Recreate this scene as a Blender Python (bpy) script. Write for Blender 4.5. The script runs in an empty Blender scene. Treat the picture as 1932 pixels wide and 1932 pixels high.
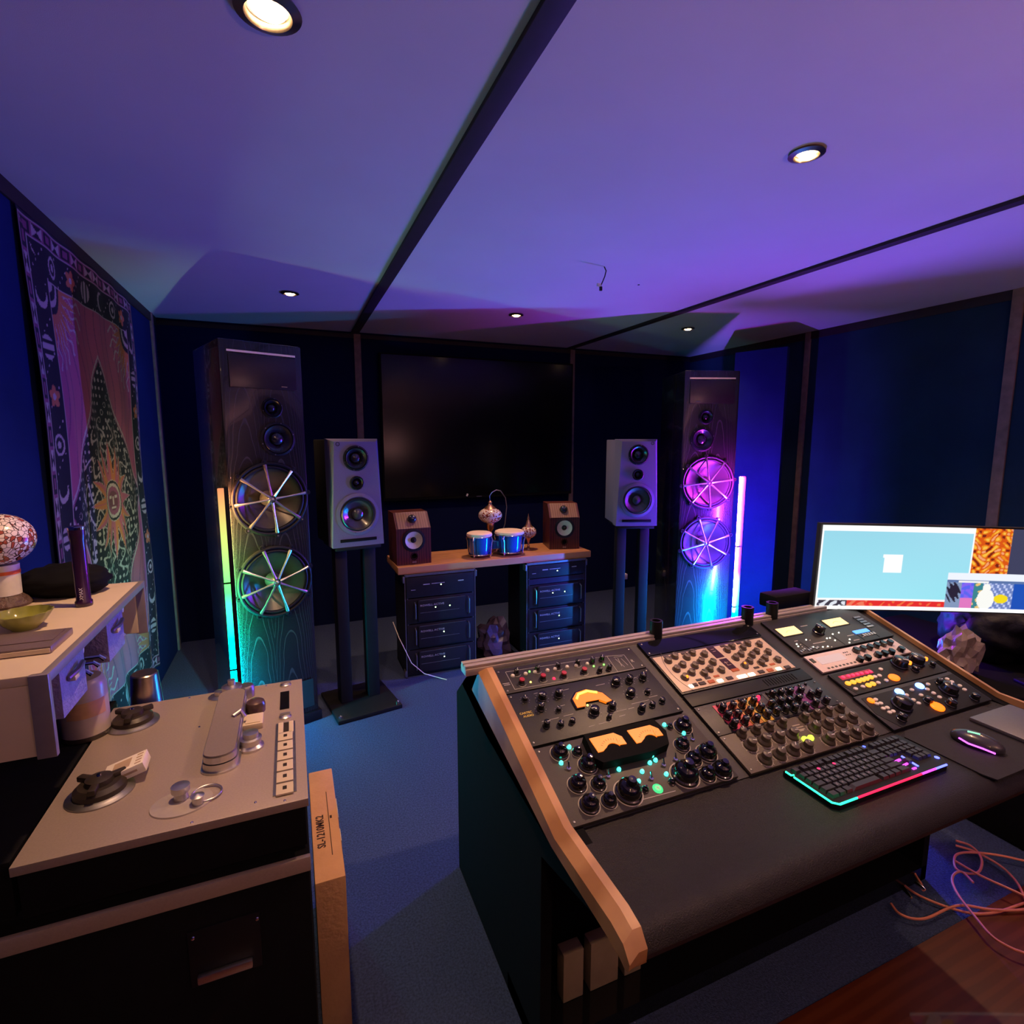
import bpy, bmesh, math, random
from mathutils import Matrix, Vector
random.seed(7)
C = bpy.context.scene.collection
sc = bpy.context.scene
PI = math.pi
R = math.radians

# ------------------------------------------------------------------ camera
cam_d = bpy.data.cameras.new('camera'); cam = bpy.data.objects.new('camera', cam_d); C.objects.link(cam)
cam_d.sensor_width = 36.0; cam_d.sensor_fit = 'HORIZONTAL'; cam_d.lens = 36.0 * 1010.0 / 1932.0
cam_d.clip_start = 0.02; cam_d.clip_end = 60
cam.location = (0, 0, 1.6)
cam.rotation_euler = (R(90 - 7.613), 0, R(-22.448))
sc.camera = cam

# ------------------------------------------------------------------ world, exposure
w = bpy.data.worlds.new('world'); sc.world = w; w.use_nodes = True
w.node_tree.nodes['Background'].inputs[0].default_value = (0.25, 0.22, 0.35, 1)
w.node_tree.nodes['Background'].inputs[1].default_value = 0.0
sc.view_settings.view_transform = 'Standard'; sc.view_settings.look = 'None'
sc.view_settings.gamma = 1.0; sc.view_settings.use_curve_mapping = False
sc.view_settings.exposure = 0.0
cy = sc.cycles
cy.use_denoising = True
try: cy.denoiser = 'OPENIMAGEDENOISE'
except Exception: pass
cy.sample_clamp_indirect = 6.0
cy.sample_clamp_direct = 0.0
cy.blur_glossy = 0.4
cy.max_bounces = 7; cy.diffuse_bounces = 4; cy.glossy_bounces = 4; cy.transmission_bounces = 4
cy.caustics_reflective = False; cy.caustics_refractive = False

SPOT_W = 104.0          # ceiling downlights
TUBE_L = 5.0          # left light stick
TUBE_R = 1000.0          # right light stick

STRIP_L = 300.0        # unseen LED strips added to the left stick for extra light
LAMP_W = 120.0          # fill uplighter added behind the camera

# ------------------------------------------------------------------ helpers
def S(r, g, b):
    f = lambda c: (c/255/12.92) if c/255 <= .04045 else ((c/255+.055)/1.055)**2.4
    return (f(r), f(g), f(b))

MATS = {}
def mat(name, base, rough=.5, metal=0., emit=None, es=0., noise=None, bump=None, coat=0., trans=0., alpha=1., spec=None, noise2=None):
    if name in MATS: return MATS[name]
    m = bpy.data.materials.new(name); m.use_nodes = True
    nt = m.node_tree; b = nt.nodes['Principled BSDF']
    b.inputs['Base Color'].default_value = (*base, 1)
    b.inputs['Roughness'].default_value = rough
    b.inputs['Metallic'].default_value = metal
    if coat: b.inputs['Coat Weight'].default_value = coat; b.inputs['Coat Roughness'].default_value = .08
    if trans: b.inputs['Transmission Weight'].default_value = trans
    if alpha < 1: b.inputs['Alpha'].default_value = alpha
    if spec is not None: b.inputs['Specular IOR Level'].default_value = spec
    if emit:
        b.inputs['Emission Color'].default_value = (*emit, 1); b.inputs['Emission Strength'].default_value = es
    tc = nt.nodes.new('ShaderNodeTexCoord')
    if noise:
        n = nt.nodes.new('ShaderNodeTexNoise'); n.inputs['Scale'].default_value = noise[0]; n.inputs['Detail'].default_value = 6
        nt.links.new(tc.outputs['Object'], n.inputs['Vector'])
        r = nt.nodes.new('ShaderNodeValToRGB'); k = noise[1]
        r.color_ramp.elements[0].position = .3; r.color_ramp.elements[1].position = .7
        r.color_ramp.elements[0].color = (*[c*(1-k) for c in base], 1)
        r.color_ramp.elements[1].color = (*[min(1, c*(1+k)) for c in base], 1)
        nt.links.new(n.outputs[0], r.inputs[0]); nt.links.new(r.outputs[0], b.inputs['Base Color'])
    if bump:
        n = nt.nodes.new('ShaderNodeTexNoise'); n.inputs['Scale'].default_value = bump[0]; n.inputs['Detail'].default_value = 4
        nt.links.new(tc.outputs['Object'], n.inputs['Vector'])
        bp = nt.nodes.new('ShaderNodeBump'); bp.inputs['Strength'].default_value = bump[1]; bp.inputs['Distance'].default_value = .01
        nt.links.new(n.outputs[0], bp.inputs['Height']); nt.links.new(bp.outputs[0], b.inputs['Normal'])
    MATS[name] = m
    return m

def wood_mat(name, c1, c2, scale=6., dist=6., rough=.4, axis='X', stretch=(1, 1, 1), bands='BANDS', lo=.35, hi=.75, coat=0.):
    m = bpy.data.materials.new(name); m.use_nodes = True
    nt = m.node_tree; b = nt.nodes['Principled BSDF']; b.inputs['Roughness'].default_value = rough
    if coat: b.inputs['Coat Weight'].default_value = coat
    tc = nt.nodes.new('ShaderNodeTexCoord'); mp = nt.nodes.new('ShaderNodeMapping')
    mp.inputs['Scale'].default_value = stretch
    nt.links.new(tc.outputs['Object'], mp.inputs['Vector'])
    wv = nt.nodes.new('ShaderNodeTexWave'); wv.wave_type = bands
    if bands == 'BANDS': wv.bands_direction = axis
    else: wv.rings_direction = axis
    wv.inputs['Scale'].default_value = scale; wv.inputs['Distortion'].default_value = dist
    wv.inputs['Detail'].default_value = 3; wv.inputs['Detail Scale'].default_value = 1.2
    nt.links.new(mp.outputs[0], wv.inputs['Vector'])
    r = nt.nodes.new('ShaderNodeValToRGB'); r.color_ramp.elements[0].position = lo; r.color_ramp.elements[1].position = hi
    r.color_ramp.elements[0].color = (*c1, 1); r.color_ramp.elements[1].color = (*c2, 1)
    nt.links.new(wv.outputs[0], r.inputs[0]); nt.links.new(r.outputs[0], b.inputs['Base Color'])
    MATS[name] = m
    return m

def attr_mat(name, rough=.9, emit=0., bump=None):
    m = bpy.data.materials.new(name); m.use_nodes = True
    nt = m.node_tree; b = nt.nodes['Principled BSDF']; b.inputs['Roughness'].default_value = rough
    a = nt.nodes.new('ShaderNodeAttribute'); a.attribute_name = 'Col'
    if emit:
        b.inputs['Base Color'].default_value = (.01, .01, .01, 1)
        nt.links.new(a.outputs['Color'], b.inputs['Emission Color']); b.inputs['Emission Strength'].default_value = emit
    else: nt.links.new(a.outputs['Color'], b.inputs['Base Color'])
    return m

def ramp_emit(name, stops, z0, z1, strength):
    """emitting stick whose LED colour changes along its own length"""
    m = bpy.data.materials.new(name); m.use_nodes = True
    nt = m.node_tree; nt.nodes.clear()
    out = nt.nodes.new('ShaderNodeOutputMaterial'); e = nt.nodes.new('ShaderNodeEmission')
    tc = nt.nodes.new('ShaderNodeTexCoord'); sp = nt.nodes.new('ShaderNodeSeparateXYZ'); mr = nt.nodes.new('ShaderNodeMapRange')
    mr.inputs[1].default_value = z0; mr.inputs[2].default_value = z1
    r = nt.nodes.new('ShaderNodeValToRGB')
    while len(r.color_ramp.elements) < len(stops): r.color_ramp.elements.new(.5)
    for el, (p, c) in zip(r.color_ramp.elements, stops): el.position = p; el.color = (*c, 1)
    nt.links.new(tc.outputs['Object'], sp.inputs[0]); nt.links.new(sp.outputs[2], mr.inputs[0])
    nt.links.new(mr.outputs[0], r.inputs[0]); nt.links.new(r.outputs[0], e.inputs[0])
    e.inputs[1].default_value = strength; nt.links.new(e.outputs[0], out.inputs[0])
    return m

FRONT = Matrix.Rotation(PI/2, 4, 'X')      # z of a profile -> -y (towards the viewer of a front)
def T(x, y, z): return Matrix.Translation((x, y, z))

class MB:
    def __init__(s): s.v = []; s.f = []; s.m = []
    def add(s, vs, fs, mi=0, M=None):
        o = len(s.v)
        for p in vs:
            p = Vector(p)
            if M is not None: p = M @ p
            s.v.append(tuple(p))
        for q in fs: s.f.append(tuple(i+o for i in q)); s.m.append(mi)
        return s
    def box(s, c, d, mi=0, M=None, bev=0.):
        x, y, z = c; a, b, e = d[0]/2, d[1]/2, d[2]/2
        if bev <= 0:
            vs = [(x+i*a, y+j*b, z+k*e) for i in (-1, 1) for j in (-1, 1) for k in (-1, 1)]
            return s.add(vs, [(0,1,3,2),(4,6,7,5),(0,4,5,1),(2,3,7,6),(0,2,6,4),(1,5,7,3)], mi, M)
        bm = bmesh.new(); bmesh.ops.create_cube(bm, size=1)
        for v in bm.verts: v.co = Vector((x+v.co.x*2*a, y+v.co.y*2*b, z+v.co.z*2*e))
        bmesh.ops.bevel(bm, geom=list(bm.edges), offset=min(bev, a*.98, b*.98, e*.98), segments=2, affect='EDGES', profile=.6)
        bm.verts.index_update()
        vs = [v.co[:] for v in bm.verts]; fs = [[v.index for v in f.verts] for f in bm.faces]; bm.free()
        return s.add(vs, fs, mi, M)
    def span(s, x0, x1, y0, y1, z0, z1, mi=0, M=None, bev=0.):
        return s.box(((x0+x1)/2, (y0+y1)/2, (z0+z1)/2), (abs(x1-x0), abs(y1-y0), abs(z1-z0)), mi, M, bev)
    def lathe(s, prof, n=24, mi=0, M=None, caps=True, wob=None):
        vs = []; fs = []
        for (r, z) in prof:
            for i in range(n):
                a = 2*PI*i/n; rr = r*(wob(i, n, z) if wob else 1)
                vs.append((rr*math.cos(a), rr*math.sin(a), z))
        for k in range(len(prof)-1):
            for i in range(n):
                j = (i+1) % n
                fs.append((k*n+i, k*n+j, (k+1)*n+j, (k+1)*n+i))
        if caps:
            if prof[0][0] > 1e-6: fs.append(tuple(reversed(range(n))))
            if prof[-1][0] > 1e-6: fs.append(tuple(range((len(prof)-1)*n, len(prof)*n)))
        return s.add(vs, fs, mi, M)
    def cyl(s, p, r, h, mi=0, M=None, n=20, r2=None):
        M2 = T(*p); M2 = M2 if M is None else M @ M2
        return s.lathe([(r, 0), (r if r2 is None else r2, h)], n, mi, M2)
    def tube(s, pts, r, n=8, mi=0, M=None, rr=None):
        pts = [Vector(p) for p in pts]; vs = []; fs = []; up = Vector((0, 0, 1)); prev = None
        for k, p in enumerate(pts):
            d = (pts[min(k+1, len(pts)-1)] - pts[max(k-1, 0)]).normalized()
            a = prev if prev is not None else (up if abs(d.dot(up)) < .9 else Vector((1, 0, 0)))
            x = (a - d*a.dot(d)).normalized(); prev = x; y = d.cross(x)
            q = r if rr is None else rr[k]
            for i in range(n):
                t = 2*PI*i/n; vs.append(tuple(p + (x*math.cos(t) + y*math.sin(t))*q))
        for k in range(len(pts)-1):
            for i in range(n):
                j = (i+1) % n; fs.append((k*n+i, k*n+j, (k+1)*n+j, (k+1)*n+i))
        fs.append(tuple(reversed(range(n)))); fs.append(tuple(range((len(pts)-1)*n, len(pts)*n)))
        return s.add(vs, fs, mi, M)
    def prism(s, poly, z0, z1, mi=0, M=None):
        n = len(poly); vs = [(x, y, z0) for x, y in poly] + [(x, y, z1) for x, y in poly]
        fs = [tuple(reversed(range(n))), tuple(range(n, 2*n))] + [(i, (i+1) % n, n+(i+1) % n, n+i) for i in range(n)]
        return s.add(vs, fs, mi, M)
    def yz(s, poly, x0, x1, mi=0):            # polygon in (y, z) extruded along x
        n = len(poly); vs = [(x0, y, z) for y, z in poly] + [(x1, y, z) for y, z in poly]
        fs = [tuple(reversed(range(n))), tuple(range(n, 2*n))] + [(i, (i+1) % n, n+(i+1) % n, n+i) for i in range(n)]
        return s.add(vs, fs, mi)
    def ell(s, c, r, mi=0, n=24, k=12, M=None):
        prof = [(max(1e-5, math.sin(PI*i/k)), -math.cos(PI*i/k)) for i in range(k+1)]
        M2 = T(*c) @ Matrix.Diagonal((r[0], r[1], r[2], 1)); M2 = M2 if M is None else M @ M2
        return s.lathe(prof, n, mi, M2, caps=False)
    def torus(s, c, Rr, r, mi=0, M=None, n=32, k=8, z=1.):
        vs = []; fs = []
        for i in range(n):
            a = 2*PI*i/n
            for j in range(k):
                b = 2*PI*j/k; q = Rr + r*math.cos(b); vs.append((q*math.cos(a), q*math.sin(a), r*z*math.sin(b)))
        for i in range(n):
            for j in range(k):
                fs.append((i*k+j, ((i+1) % n)*k+j, ((i+1) % n)*k+(j+1) % k, i*k+(j+1) % k))
        M2 = T(*c); M2 = M2 if M is None else M @ M2
        return s.add(vs, fs, mi, M2)
    def mesh(s, name, mats, sharp=38):
        me = bpy.data.meshes.new(name); me.from_pydata(s.v, [], s.f)
        if not isinstance(mats, (list, tuple)): mats = [mats]
        for m in mats: me.materials.append(m)
        if mats: me.polygons.foreach_set('material_index', s.m)
        me.polygons.foreach_set('use_smooth', [True]*len(s.f))
        me.update()
        bm = bmesh.new(); bm.from_mesh(me); bmesh.ops.recalc_face_normals(bm, faces=bm.faces); bm.to_mesh(me); bm.free()
        me.set_sharp_from_angle(angle=R(sharp))
        return me
    def obj(s, name, mats, parent=None, loc=(0, 0, 0), rot=(0, 0, 0), sharp=38):
        return inst(name, s.mesh(name, mats, sharp), parent, loc, rot)

def inst(name, me, parent=None, loc=(0, 0, 0), rot=(0, 0, 0), scale=(1, 1, 1), label=None):
    o = bpy.data.objects.new(name, me); C.objects.link(o); o.parent = parent
    o.location = loc; o.rotation_euler = rot; o.scale = scale
    if label: o['label'] = label
    return o
def tag(o, label, cat, group=None):
    o['label'] = label; o['category'] = cat
    if group: o['group'] = group
    return o
def thing(name, label, cat, loc=(0, 0, 0), rotz=0., group=None, rotx=0.):
    o = bpy.data.objects.new(name, None); C.objects.link(o); o.empty_display_size = .05
    o.location = loc; o.rotation_euler = (rotx, 0, rotz)
    return tag(o, label, cat, group)
def cut(o, holes, depth=.08, front=-.02):
    """bores round holes (x, z, r) into the front of a box"""
    c = MB()
    for x, z, r in holes: c.lathe([(r, -front), (r, -depth)], 40, 0, T(x, 0, z) @ FRONT)
    co = c.obj('cutter', [], None); co.parent = o.parent
    md = o.modifiers.new('b', 'BOOLEAN'); md.operation = 'DIFFERENCE'; md.object = co; md.solver = 'EXACT'
    bpy.context.view_layer.update(); dg = bpy.context.evaluated_depsgraph_get()
    me = bpy.data.meshes.new_from_object(o.evaluated_get(dg)); o.modifiers.clear(); o.data = me
    me.set_sharp_from_angle(angle=R(38)); bpy.data.objects.remove(co)
def struct(o): o['kind'] = 'structure'; return o

def text_mesh(txt, size, depth=.0004, align='LEFT', bold=False, shear=0.):
    cu = bpy.data.curves.new('t', 'FONT'); cu.body = txt; cu.size = size; cu.extrude = depth; cu.align_x = align
    cu.resolution_u = 2; cu.shear = shear
    if bold: cu.offset = size*.02
    o = bpy.data.objects.new('t', cu); C.objects.link(o)
    dg = bpy.context.evaluated_depsgraph_get(); me = bpy.data.meshes.new_from_object(o.evaluated_get(dg))
    bpy.data.objects.remove(o); bpy.data.curves.remove(cu)
    return me
def text(name, txt, size, m, parent, loc, rot=(0, 0, 0), align='LEFT', bold=False, scale=(1, 1, 1)):
    me = text_mesh(txt, size, align=align, bold=bold); me.materials.clear(); me.materials.append(m)
    return inst(name, me, parent, loc, rot, scale)

def grid_paint(name, nx, ny, place, colour, m, parent=None, loc=(0, 0, 0)):
    """cloth or screen: a fine grid whose printed colours are stored per vertex"""
    vs = []; col = []
    for j in range(ny+1):
        for i in range(nx+1):
            s, t = i/nx, j/ny; vs.append(place(s, t)); col.append((*colour(s, t), 1.))
    fs = [(j*(nx+1)+i, j*(nx+1)+i+1, (j+1)*(nx+1)+i+1, (j+1)*(nx+1)+i) for j in range(ny) for i in range(nx)]
    me = bpy.data.meshes.new(name); me.from_pydata(vs, [], fs); me.materials.append(m)
    a = me.color_attributes.new('Col', 'FLOAT_COLOR', 'POINT')
    a.data.foreach_set('color', [c for q in col for c in q])
    me.polygons.foreach_set('use_smooth', [True]*len(fs))
    return inst(name, me, parent, loc)

# ------------------------------------------------------------------ shared materials
M_wall = mat('navy_wall_fabric', (.008, .018, .10), .95, spec=.1, bump=(300, .3), noise=(3, .15))
M_wallfar = mat('dark_navy_fabric', (.004, .008, .045), .95, spec=.1, bump=(300, .3))
M_ceil = mat('stretched_white_fabric', (.62, .60, .62), .95, bump=(600, .15), noise=(2.0, .03))
M_beam = mat('dark_brown_batten', (.02, .008, .012), .7, noise=(20, .2))
M_trim = mat('wall_batten', (.22, .15, .13), .7, noise=(20, .2))
M_carpet = mat('blue_carpet', (.050, .075, .165), 1., spec=.2, noise=(140, .35), bump=(260, .8))
M_black = mat('satin_black', (.006, .006, .008), .5, spec=.3, noise=(30, .15))
M_black2 = mat('matt_black', (.004, .004, .005), .85, spec=.15, noise=(30, .15))
M_gloss = mat('gloss_black', (.006, .006, .008), .08, noise=(30, .1))
M_char = mat('charcoal_powder_coat', (.028, .027, .030), .5, bump=(900, .1), noise=(60, .1))
M_alu = mat('brushed_aluminium', (.62, .60, .58), .35, 1., noise=(80, .05))
M_chrome = mat('chrome', (.8, .8, .82), .12, 1., noise=(80, .02))
M_steel = mat('dull_steel', (.35, .34, .34), .4, 1., noise=(60, .1))
M_white = mat('white_print', (.75, .73, .70), .6, noise=(60, .05))
M_cream = mat('cream_paint', (.62, .52, .38), .55, noise=(12, .04))
M_screw = mat('screw_metal', (.25, .24, .24), .4, .9, noise=(60, .1))
M_rubber = mat('rubber', (.012, .012, .012), .7, noise=(60, .1))
def led(name, c, s=6.): return mat(name, (.02, .02, .02), .4, emit=c, es=s)
# ================================================================== the room
struct(MB().span(-.95, 4.2, -2.6, 4.9, -.06, 0).obj('floor', M_carpet))
M_floorwood = wood_mat('red_brown_floorboards', (.10, .020, .006), (.13, .030, .009), 1.4, 4., .36, 'Y', (1, 6, 1), coat=.2)
struct(MB().span(-.87, 4.08, -2.5, .9, .0, .006).obj('floor_boards', M_floorwood))
struct(MB().span(-.95, 4.2, -2.6, 4.9, 2.5, 2.56).obj('ceiling', M_ceil))
struct(MB().span(-.95, -.87, -2.6, 4.9, 0, 2.5).obj('wall_left', M_wall))
struct(MB().span(4.08, 4.16, -2.6, 4.9, 0, 2.5).obj('wall_right', mat('slate_navy_wall', (.014, .036, .075), .95, spec=.1, bump=(300, .3), noise=(3, .15))))
struct(MB().span(-.87, 4.08, 4.8, 4.88, 0, 2.5).obj('wall_back', M_wallfar))
struct(MB().span(-.87, 4.08, -2.58, -2.5, 0, 2.5).obj('wall_rear', M_wall))
# ceiling battens run the length of the room, wall battens carry their line down
n = 0
def trim(x0, x1, y0, y1, z0, z1, m):
    global n; n += 1
    struct(MB().span(x0, x1, y0, y1, z0, z1, bev=.002).obj('trim_%d' % n, m))
trim(.525, .585, -2.5, 4.8, 2.484, 2.5, M_beam)
trim(2.56, 2.61, -2.5, 4.8, 2.484, 2.5, M_beam)
trim(.545, .60, 4.785, 4.8, 0, 2.484, M_trim)
trim(2.60, 2.65, 4.785, 4.8, 0, 2.484, M_trim)
trim(-.87, -.855, 4.62, 4.67, 0, 2.5, M_trim)
trim(4.065, 4.08, 3.32, 3.37, 0, 2.5, M_trim)
trim(4.065, 4.08, 1.90, 1.96, 0, 2.5, M_trim)
trim(4.065, 4.08, .4, .46, 0, 2.5, M_trim)
trim(-.87, -.86, -2.5, 4.8, 2.44, 2.5, M_beam)
trim(4.07, 4.08, -2.5, 4.8, 2.44, 2.5, M_beam)
trim(-.86, 4.07, 4.79, 4.8, 2.45, 2.484, M_beam)

# ================================================================== downlights
M_ring = mat('downlight_ring', (.25, .2, .16), .3, 1., noise=(60, .05))
M_bulb = mat('warm_halogen_lens', (.9, .8, .6), .3, emit=(1., .62, .30), es=28.)
ring = MB().lathe([(.044, 0), (.048, -.006), (.034, -.011), (.030, -.004), (.030, .0)], 32, caps=False).mesh('trim_ring', M_ring)
bulb = MB().lathe([(.0001, -.010), (.018, -.009), (.024, -.004), (.024, 0)], 24, caps=False).mesh('bulb', M_bulb)
def downlight(x, y, label, tilt=(0, 0), power=1., grp='warm downlights in the ceiling', size=1.12, cone=110):
    t = thing('ceiling_downlight', label, 'ceiling light', (x, y, 2.5), 0, grp)
    inst('trim_ring', ring, t, scale=(size, size, size))
    inst('bulb', bulb, t, (0, 0, -.004), (tilt[0], tilt[1], 0), (size, size, size))
    ld = bpy.data.lights.new('spot', 'SPOT'); ld.energy = SPOT_W*power; ld.color = (1., .57, .31)
    ld.spot_size = R(cone); ld.spot_blend = .8; ld.shadow_soft_size = .025
    o = bpy.data.objects.new('spot', ld); C.objects.link(o); o.parent = t; o.location = (0, 0, -.02); o.rotation_euler = (tilt[0], tilt[1], 0)
downlight(.005, 1.355, 'large gimbal downlight cut by the top edge of the photo', (.25, .1), size=1.4)
downlight(1.556, 1.331, 'bright downlight in the ceiling panel right of the long batten, above the desk', (.2, .2))
downlight(.052, 3.697, 'small downlight above the left tower speaker', (0, .0), .35)
downlight(1.559, 3.693, 'small downlight above the wooden shelf, between the battens', (0, 0), .8)
downlight(3.027, 3.602, 'small downlight above the right tower speaker', (0, 0), .35)
downlight(3.06, 1.33, 'downlight in the ceiling above the computer monitor, out of frame', (0, 0), .6)
downlight(1.556, -1.0, 'downlight behind the camera above the boards', (0, 0), .45, cone=160)
downlight(.005, -1.0, 'downlight behind the camera at the left', (0, 0), .45, cone=160)

t = thing('added_fill_lamp', 'added fill uplighter with a pink bowl behind the camera, out of frame', 'lamp', (1.9, -1.5, 0))  # unseen uplighter added to lift the ceiling with warm pink light
MB().lathe([(.15, 0), (.15, .02), (.02, .03)], 32).obj('base', M_black, t); MB().lathe([(.012, .03), (.012, 1.30)], 12).obj('pole', M_black, t)
MB().lathe([(.02, 1.28), (.10, 1.30), (.19, 1.36), (.22, 1.42), (.21, 1.42), (.18, 1.37), (.02, 1.31)], 32).obj('lamp_shade', mat('pink_shade', (.7, .35, .35), .8, trans=0, noise=(30, .05)), t)
ld = bpy.data.lights.new('fill_light', 'POINT'); ld.energy = LAMP_W; ld.color = (1., .46, .42); ld.shadow_soft_size = .06
o = bpy.data.objects.new('fill_light', ld); C.objects.link(o); o.parent = t; o.location = (0, 0, 1.38)
# dark panel standing behind the right light stick
tag(MB().add([(3.36, 3.42, 0), (3.50, 3.046, 0), (3.54, 3.06, 0), (3.40, 3.44, 0), (3.36, 3.42, 2.3), (3.50, 3.046, 2.3), (3.54, 3.06, 2.3), (3.40, 3.44, 2.3)], [(0, 1, 2, 3), (4, 5, 6, 7), (0, 1, 5, 4), (1, 2, 6, 5), (2, 3, 7, 6), (3, 0, 4, 7)]).obj('acoustic_panel', M_wall), 'narrow upright blue fabric panel standing right of the pink light stick', 'acoustic panel')

# ceiling cable with a loose connector, and a hook hole
t = thing('hanging_cable', 'short black cable with a loose white connector hanging from the ceiling', 'cable', (1.568, 2.534, 2.5))
MB().tube([(0, 0, 0), (.012, 0, -.02), (.004, 0, -.05), (-.012, .0, -.085), (-.02, 0, -.10)], .003, 8).obj('cable', M_black, t)
c = MB().box((-.03, 0, -.095), (.022, .012, .016), 0, bev=.003); c.box((-.018, 0, -.112), (.014, .012, .022), 1, bev=.003)
c.obj('connector', [M_white, M_black], t)
tag(MB().lathe([(.006, 0), (.006, -.003), (.0001, -.004)], 12).obj('ceiling_hook', M_black, None, (1.93, 2.738, 2.5)), 'tiny dark hook fixed in the ceiling right of the hanging cable', 'hook')

# ================================================================== tapestry
def tap_col(s, t):
    pink = (.38, .08, .16); dark = (.008, .006, .018); crm = (.40, .30, .32); mauve = (.22, .05, .13); org = (.46, .13, .06)
    W, H = 1.50, 2.27; x = (s-.5)*W; y = (t-.5)*H; ex = W/2-abs(x); ey = H/2-abs(y); e = min(ex, ey)
    if e < .012: return dark
    if e < .018: return crm
    along = y if ex < ey else x
    if e < .072:
        k = (along*11) % 1; d = (e-.045)/.027
        if abs(k-.5) > .42 or abs(d) > .9: return mauve
        if (int(along*11) % 2) == 0: return crm if abs(d) < abs(k-.5)*2.2 and abs(d) < .8 else dark
        return mauve if abs(d) < .45 and abs(k-.5) < .25 else dark
    if e < .080: return crm
    if e < .205:
        k = (along/.19) % 1-.5; d = (e-.142)/.19; q = math.hypot(k, d); idx = int(math.floor(along/.19)) % 4
        if idx == 0 and q < .24: return crm if math.hypot(k-.09, d) > .20 else dark
        if idx == 1 and q < .26: return crm if abs(q-.20) < .03 or q < .08 else dark
        if idx == 2:
            a = math.atan2(d, k)
            if q < .14+.10*abs(math.cos(2.5*a)): return org if q > .07 else crm
        if idx == 3 and q < .25 and abs(abs(k)-.10) > .04: return crm
        fx = (x*38) % 1-.5; fy = (y*38) % 1-.5
        return crm if fx*fx+fy*fy < .03 and (int(x*38)*7+int(y*38)*3) % 5 == 0 else dark
    if e < .212: return crm
    # rhombus of sky with a large sun in the middle
    rh = abs(x)/.58+abs(y)/.72
    r = math.hypot(x, y); a = math.atan2(y, x)
    if r < .085:
        if abs(r-.078) < .006: return crm
        if abs(y-.02) < .006 and .015 < abs(x) < .045: return crm
        if abs(x) < .006 and -.02 < y < .02: return crm
        if abs(y+.035) < .005 and abs(x) < .025: return crm
        return mauve if r > .05 else (.12, .03, .06)
    if r < .105: return crm if abs(r-.095) > .006 else dark
    lim = .13+.17*abs(((a/(2*PI)*16) % 1)-.5)*2
    if r < lim: return org if (int(a/(2*PI)*16) % 2) else pink
    if r < lim+.008: return crm
    wv = ((a/(2*PI)*16+.28*math.sin(r*60)) % 1)
    if r < .42 and abs(wv-.5) < .07: return crm
    if rh < 1.0:
        if rh > .955: return crm if rh > .975 else mauve
        gx = (x*26) % 1-.5; gy = (y*26) % 1-.5; h = (int(math.floor(x*26))*13+int(math.floor(y*26))*29) % 7
        if h < 4 and gx*gx+gy*gy < .035+.012*h: return crm
        if h == 5 and abs(gx*gx+gy*gy-.12) < .03: return crm
        return dark
    # corner suns on a dusty rose ground
    cx, cyy = W/2-.212, H/2-.212
    qx, qy = cx-abs(x), cyy-abs(y); q = math.hypot(qx, qy); b = math.atan2(qy, qx)
    if q < .12: return dark if q > .035 and abs(q-.08) > .012 else crm
    l2 = .14+.14*abs(((b/(PI/2)*7) % 1)-.5)*2
    if q < l2: return org
    if q < l2+.009: return crm
    if q < .34 and abs(((b/(PI/2)*7+.2*math.sin(q*70)) % 1)-.5) < .09: return crm
    n_ = math.sin(x*70+3*math.sin(y*9))
    if n_ > .93: return mauve
    return pink
def tap_place(s, t):
    y = 2.55+1.50*s; z = .155+2.28*t
    if s > .9: y -= (1-t)*.10*(s-.9)/.1
    return (-.862+.010*math.sin(s*34+t*3)*(.4+.6*(1-t))+.006*math.sin(t*11+s*5)+.012, y, z)
tp = grid_paint('wall_tapestry', 330, 480, tap_place, tap_col, attr_mat('printed_cotton', .95))
tag(tp, 'tall printed cloth with suns, moons and stars hanging on the left wall', 'tapestry')

# ================================================================== television
t = thing('wall_television', 'large switched-off flat television mounted on the far wall', 'television', (1.67, 4.78, 1.07))
MB().span(-.93, .93, -.05, 0, 0, 1.27, bev=.006).obj('housing', M_black2, t)
MB().span(-.915, .915, -.0525, -.0505, .025, 1.255).obj('screen', mat('dark_glass', (.003, .003, .004), .18, spec=.25, noise=(2, .1)), t)
MB().box((-.05, -.055, .012), (.05, .004, .006)).obj('maker_badge', M_steel, t)

# ================================================================== loudspeaker parts
M_ash = bpy.data.materials.new('black_stained_ash'); M_ash.use_nodes = True
nt = M_ash.node_tree; b = nt.nodes['Principled BSDF']; b.inputs['Roughness'].default_value = .26; b.inputs['Coat Weight'].default_value = .4
def nmath(nt, op, a, b_=None, c=None):
    n_ = nt.nodes.new('ShaderNodeMath'); n_.operation = op
    for k_, v_ in enumerate((a, b_, c)):
        if v_ is None: continue
        if isinstance(v_, (int, float)): n_.inputs[k_].default_value = v_
        else: nt.links.new(v_, n_.inputs[k_])
    return n_.outputs[0]
tc = nt.nodes.new('ShaderNodeTexCoord'); sp = nt.nodes.new('ShaderNodeSeparateXYZ'); nt.links.new(tc.outputs['Object'], sp.inputs[0])
nz_ = nt.nodes.new('ShaderNodeTexNoise'); nz_.inputs['Scale'].default_value = 3.0; nt.links.new(tc.outputs['Object'], nz_.inputs['Vector'])
xx = nmath(nt, 'SUBTRACT', nmath(nt, 'ABSOLUTE', nmath(nt, 'SUBTRACT', sp.outputs[0], -.02)), .085)
val = nmath(nt, 'ADD', nmath(nt, 'MULTIPLY', nmath(nt, 'MULTIPLY', xx, xx), 130.), nmath(nt, 'ADD', nmath(nt, 'MULTIPLY', sp.outputs[2], 1.5), nmath(nt, 'MULTIPLY', nz_.outputs[0], .7)))
fr = nmath(nt, 'FRACT', nmath(nt, 'MULTIPLY', val, 3.4))
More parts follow.
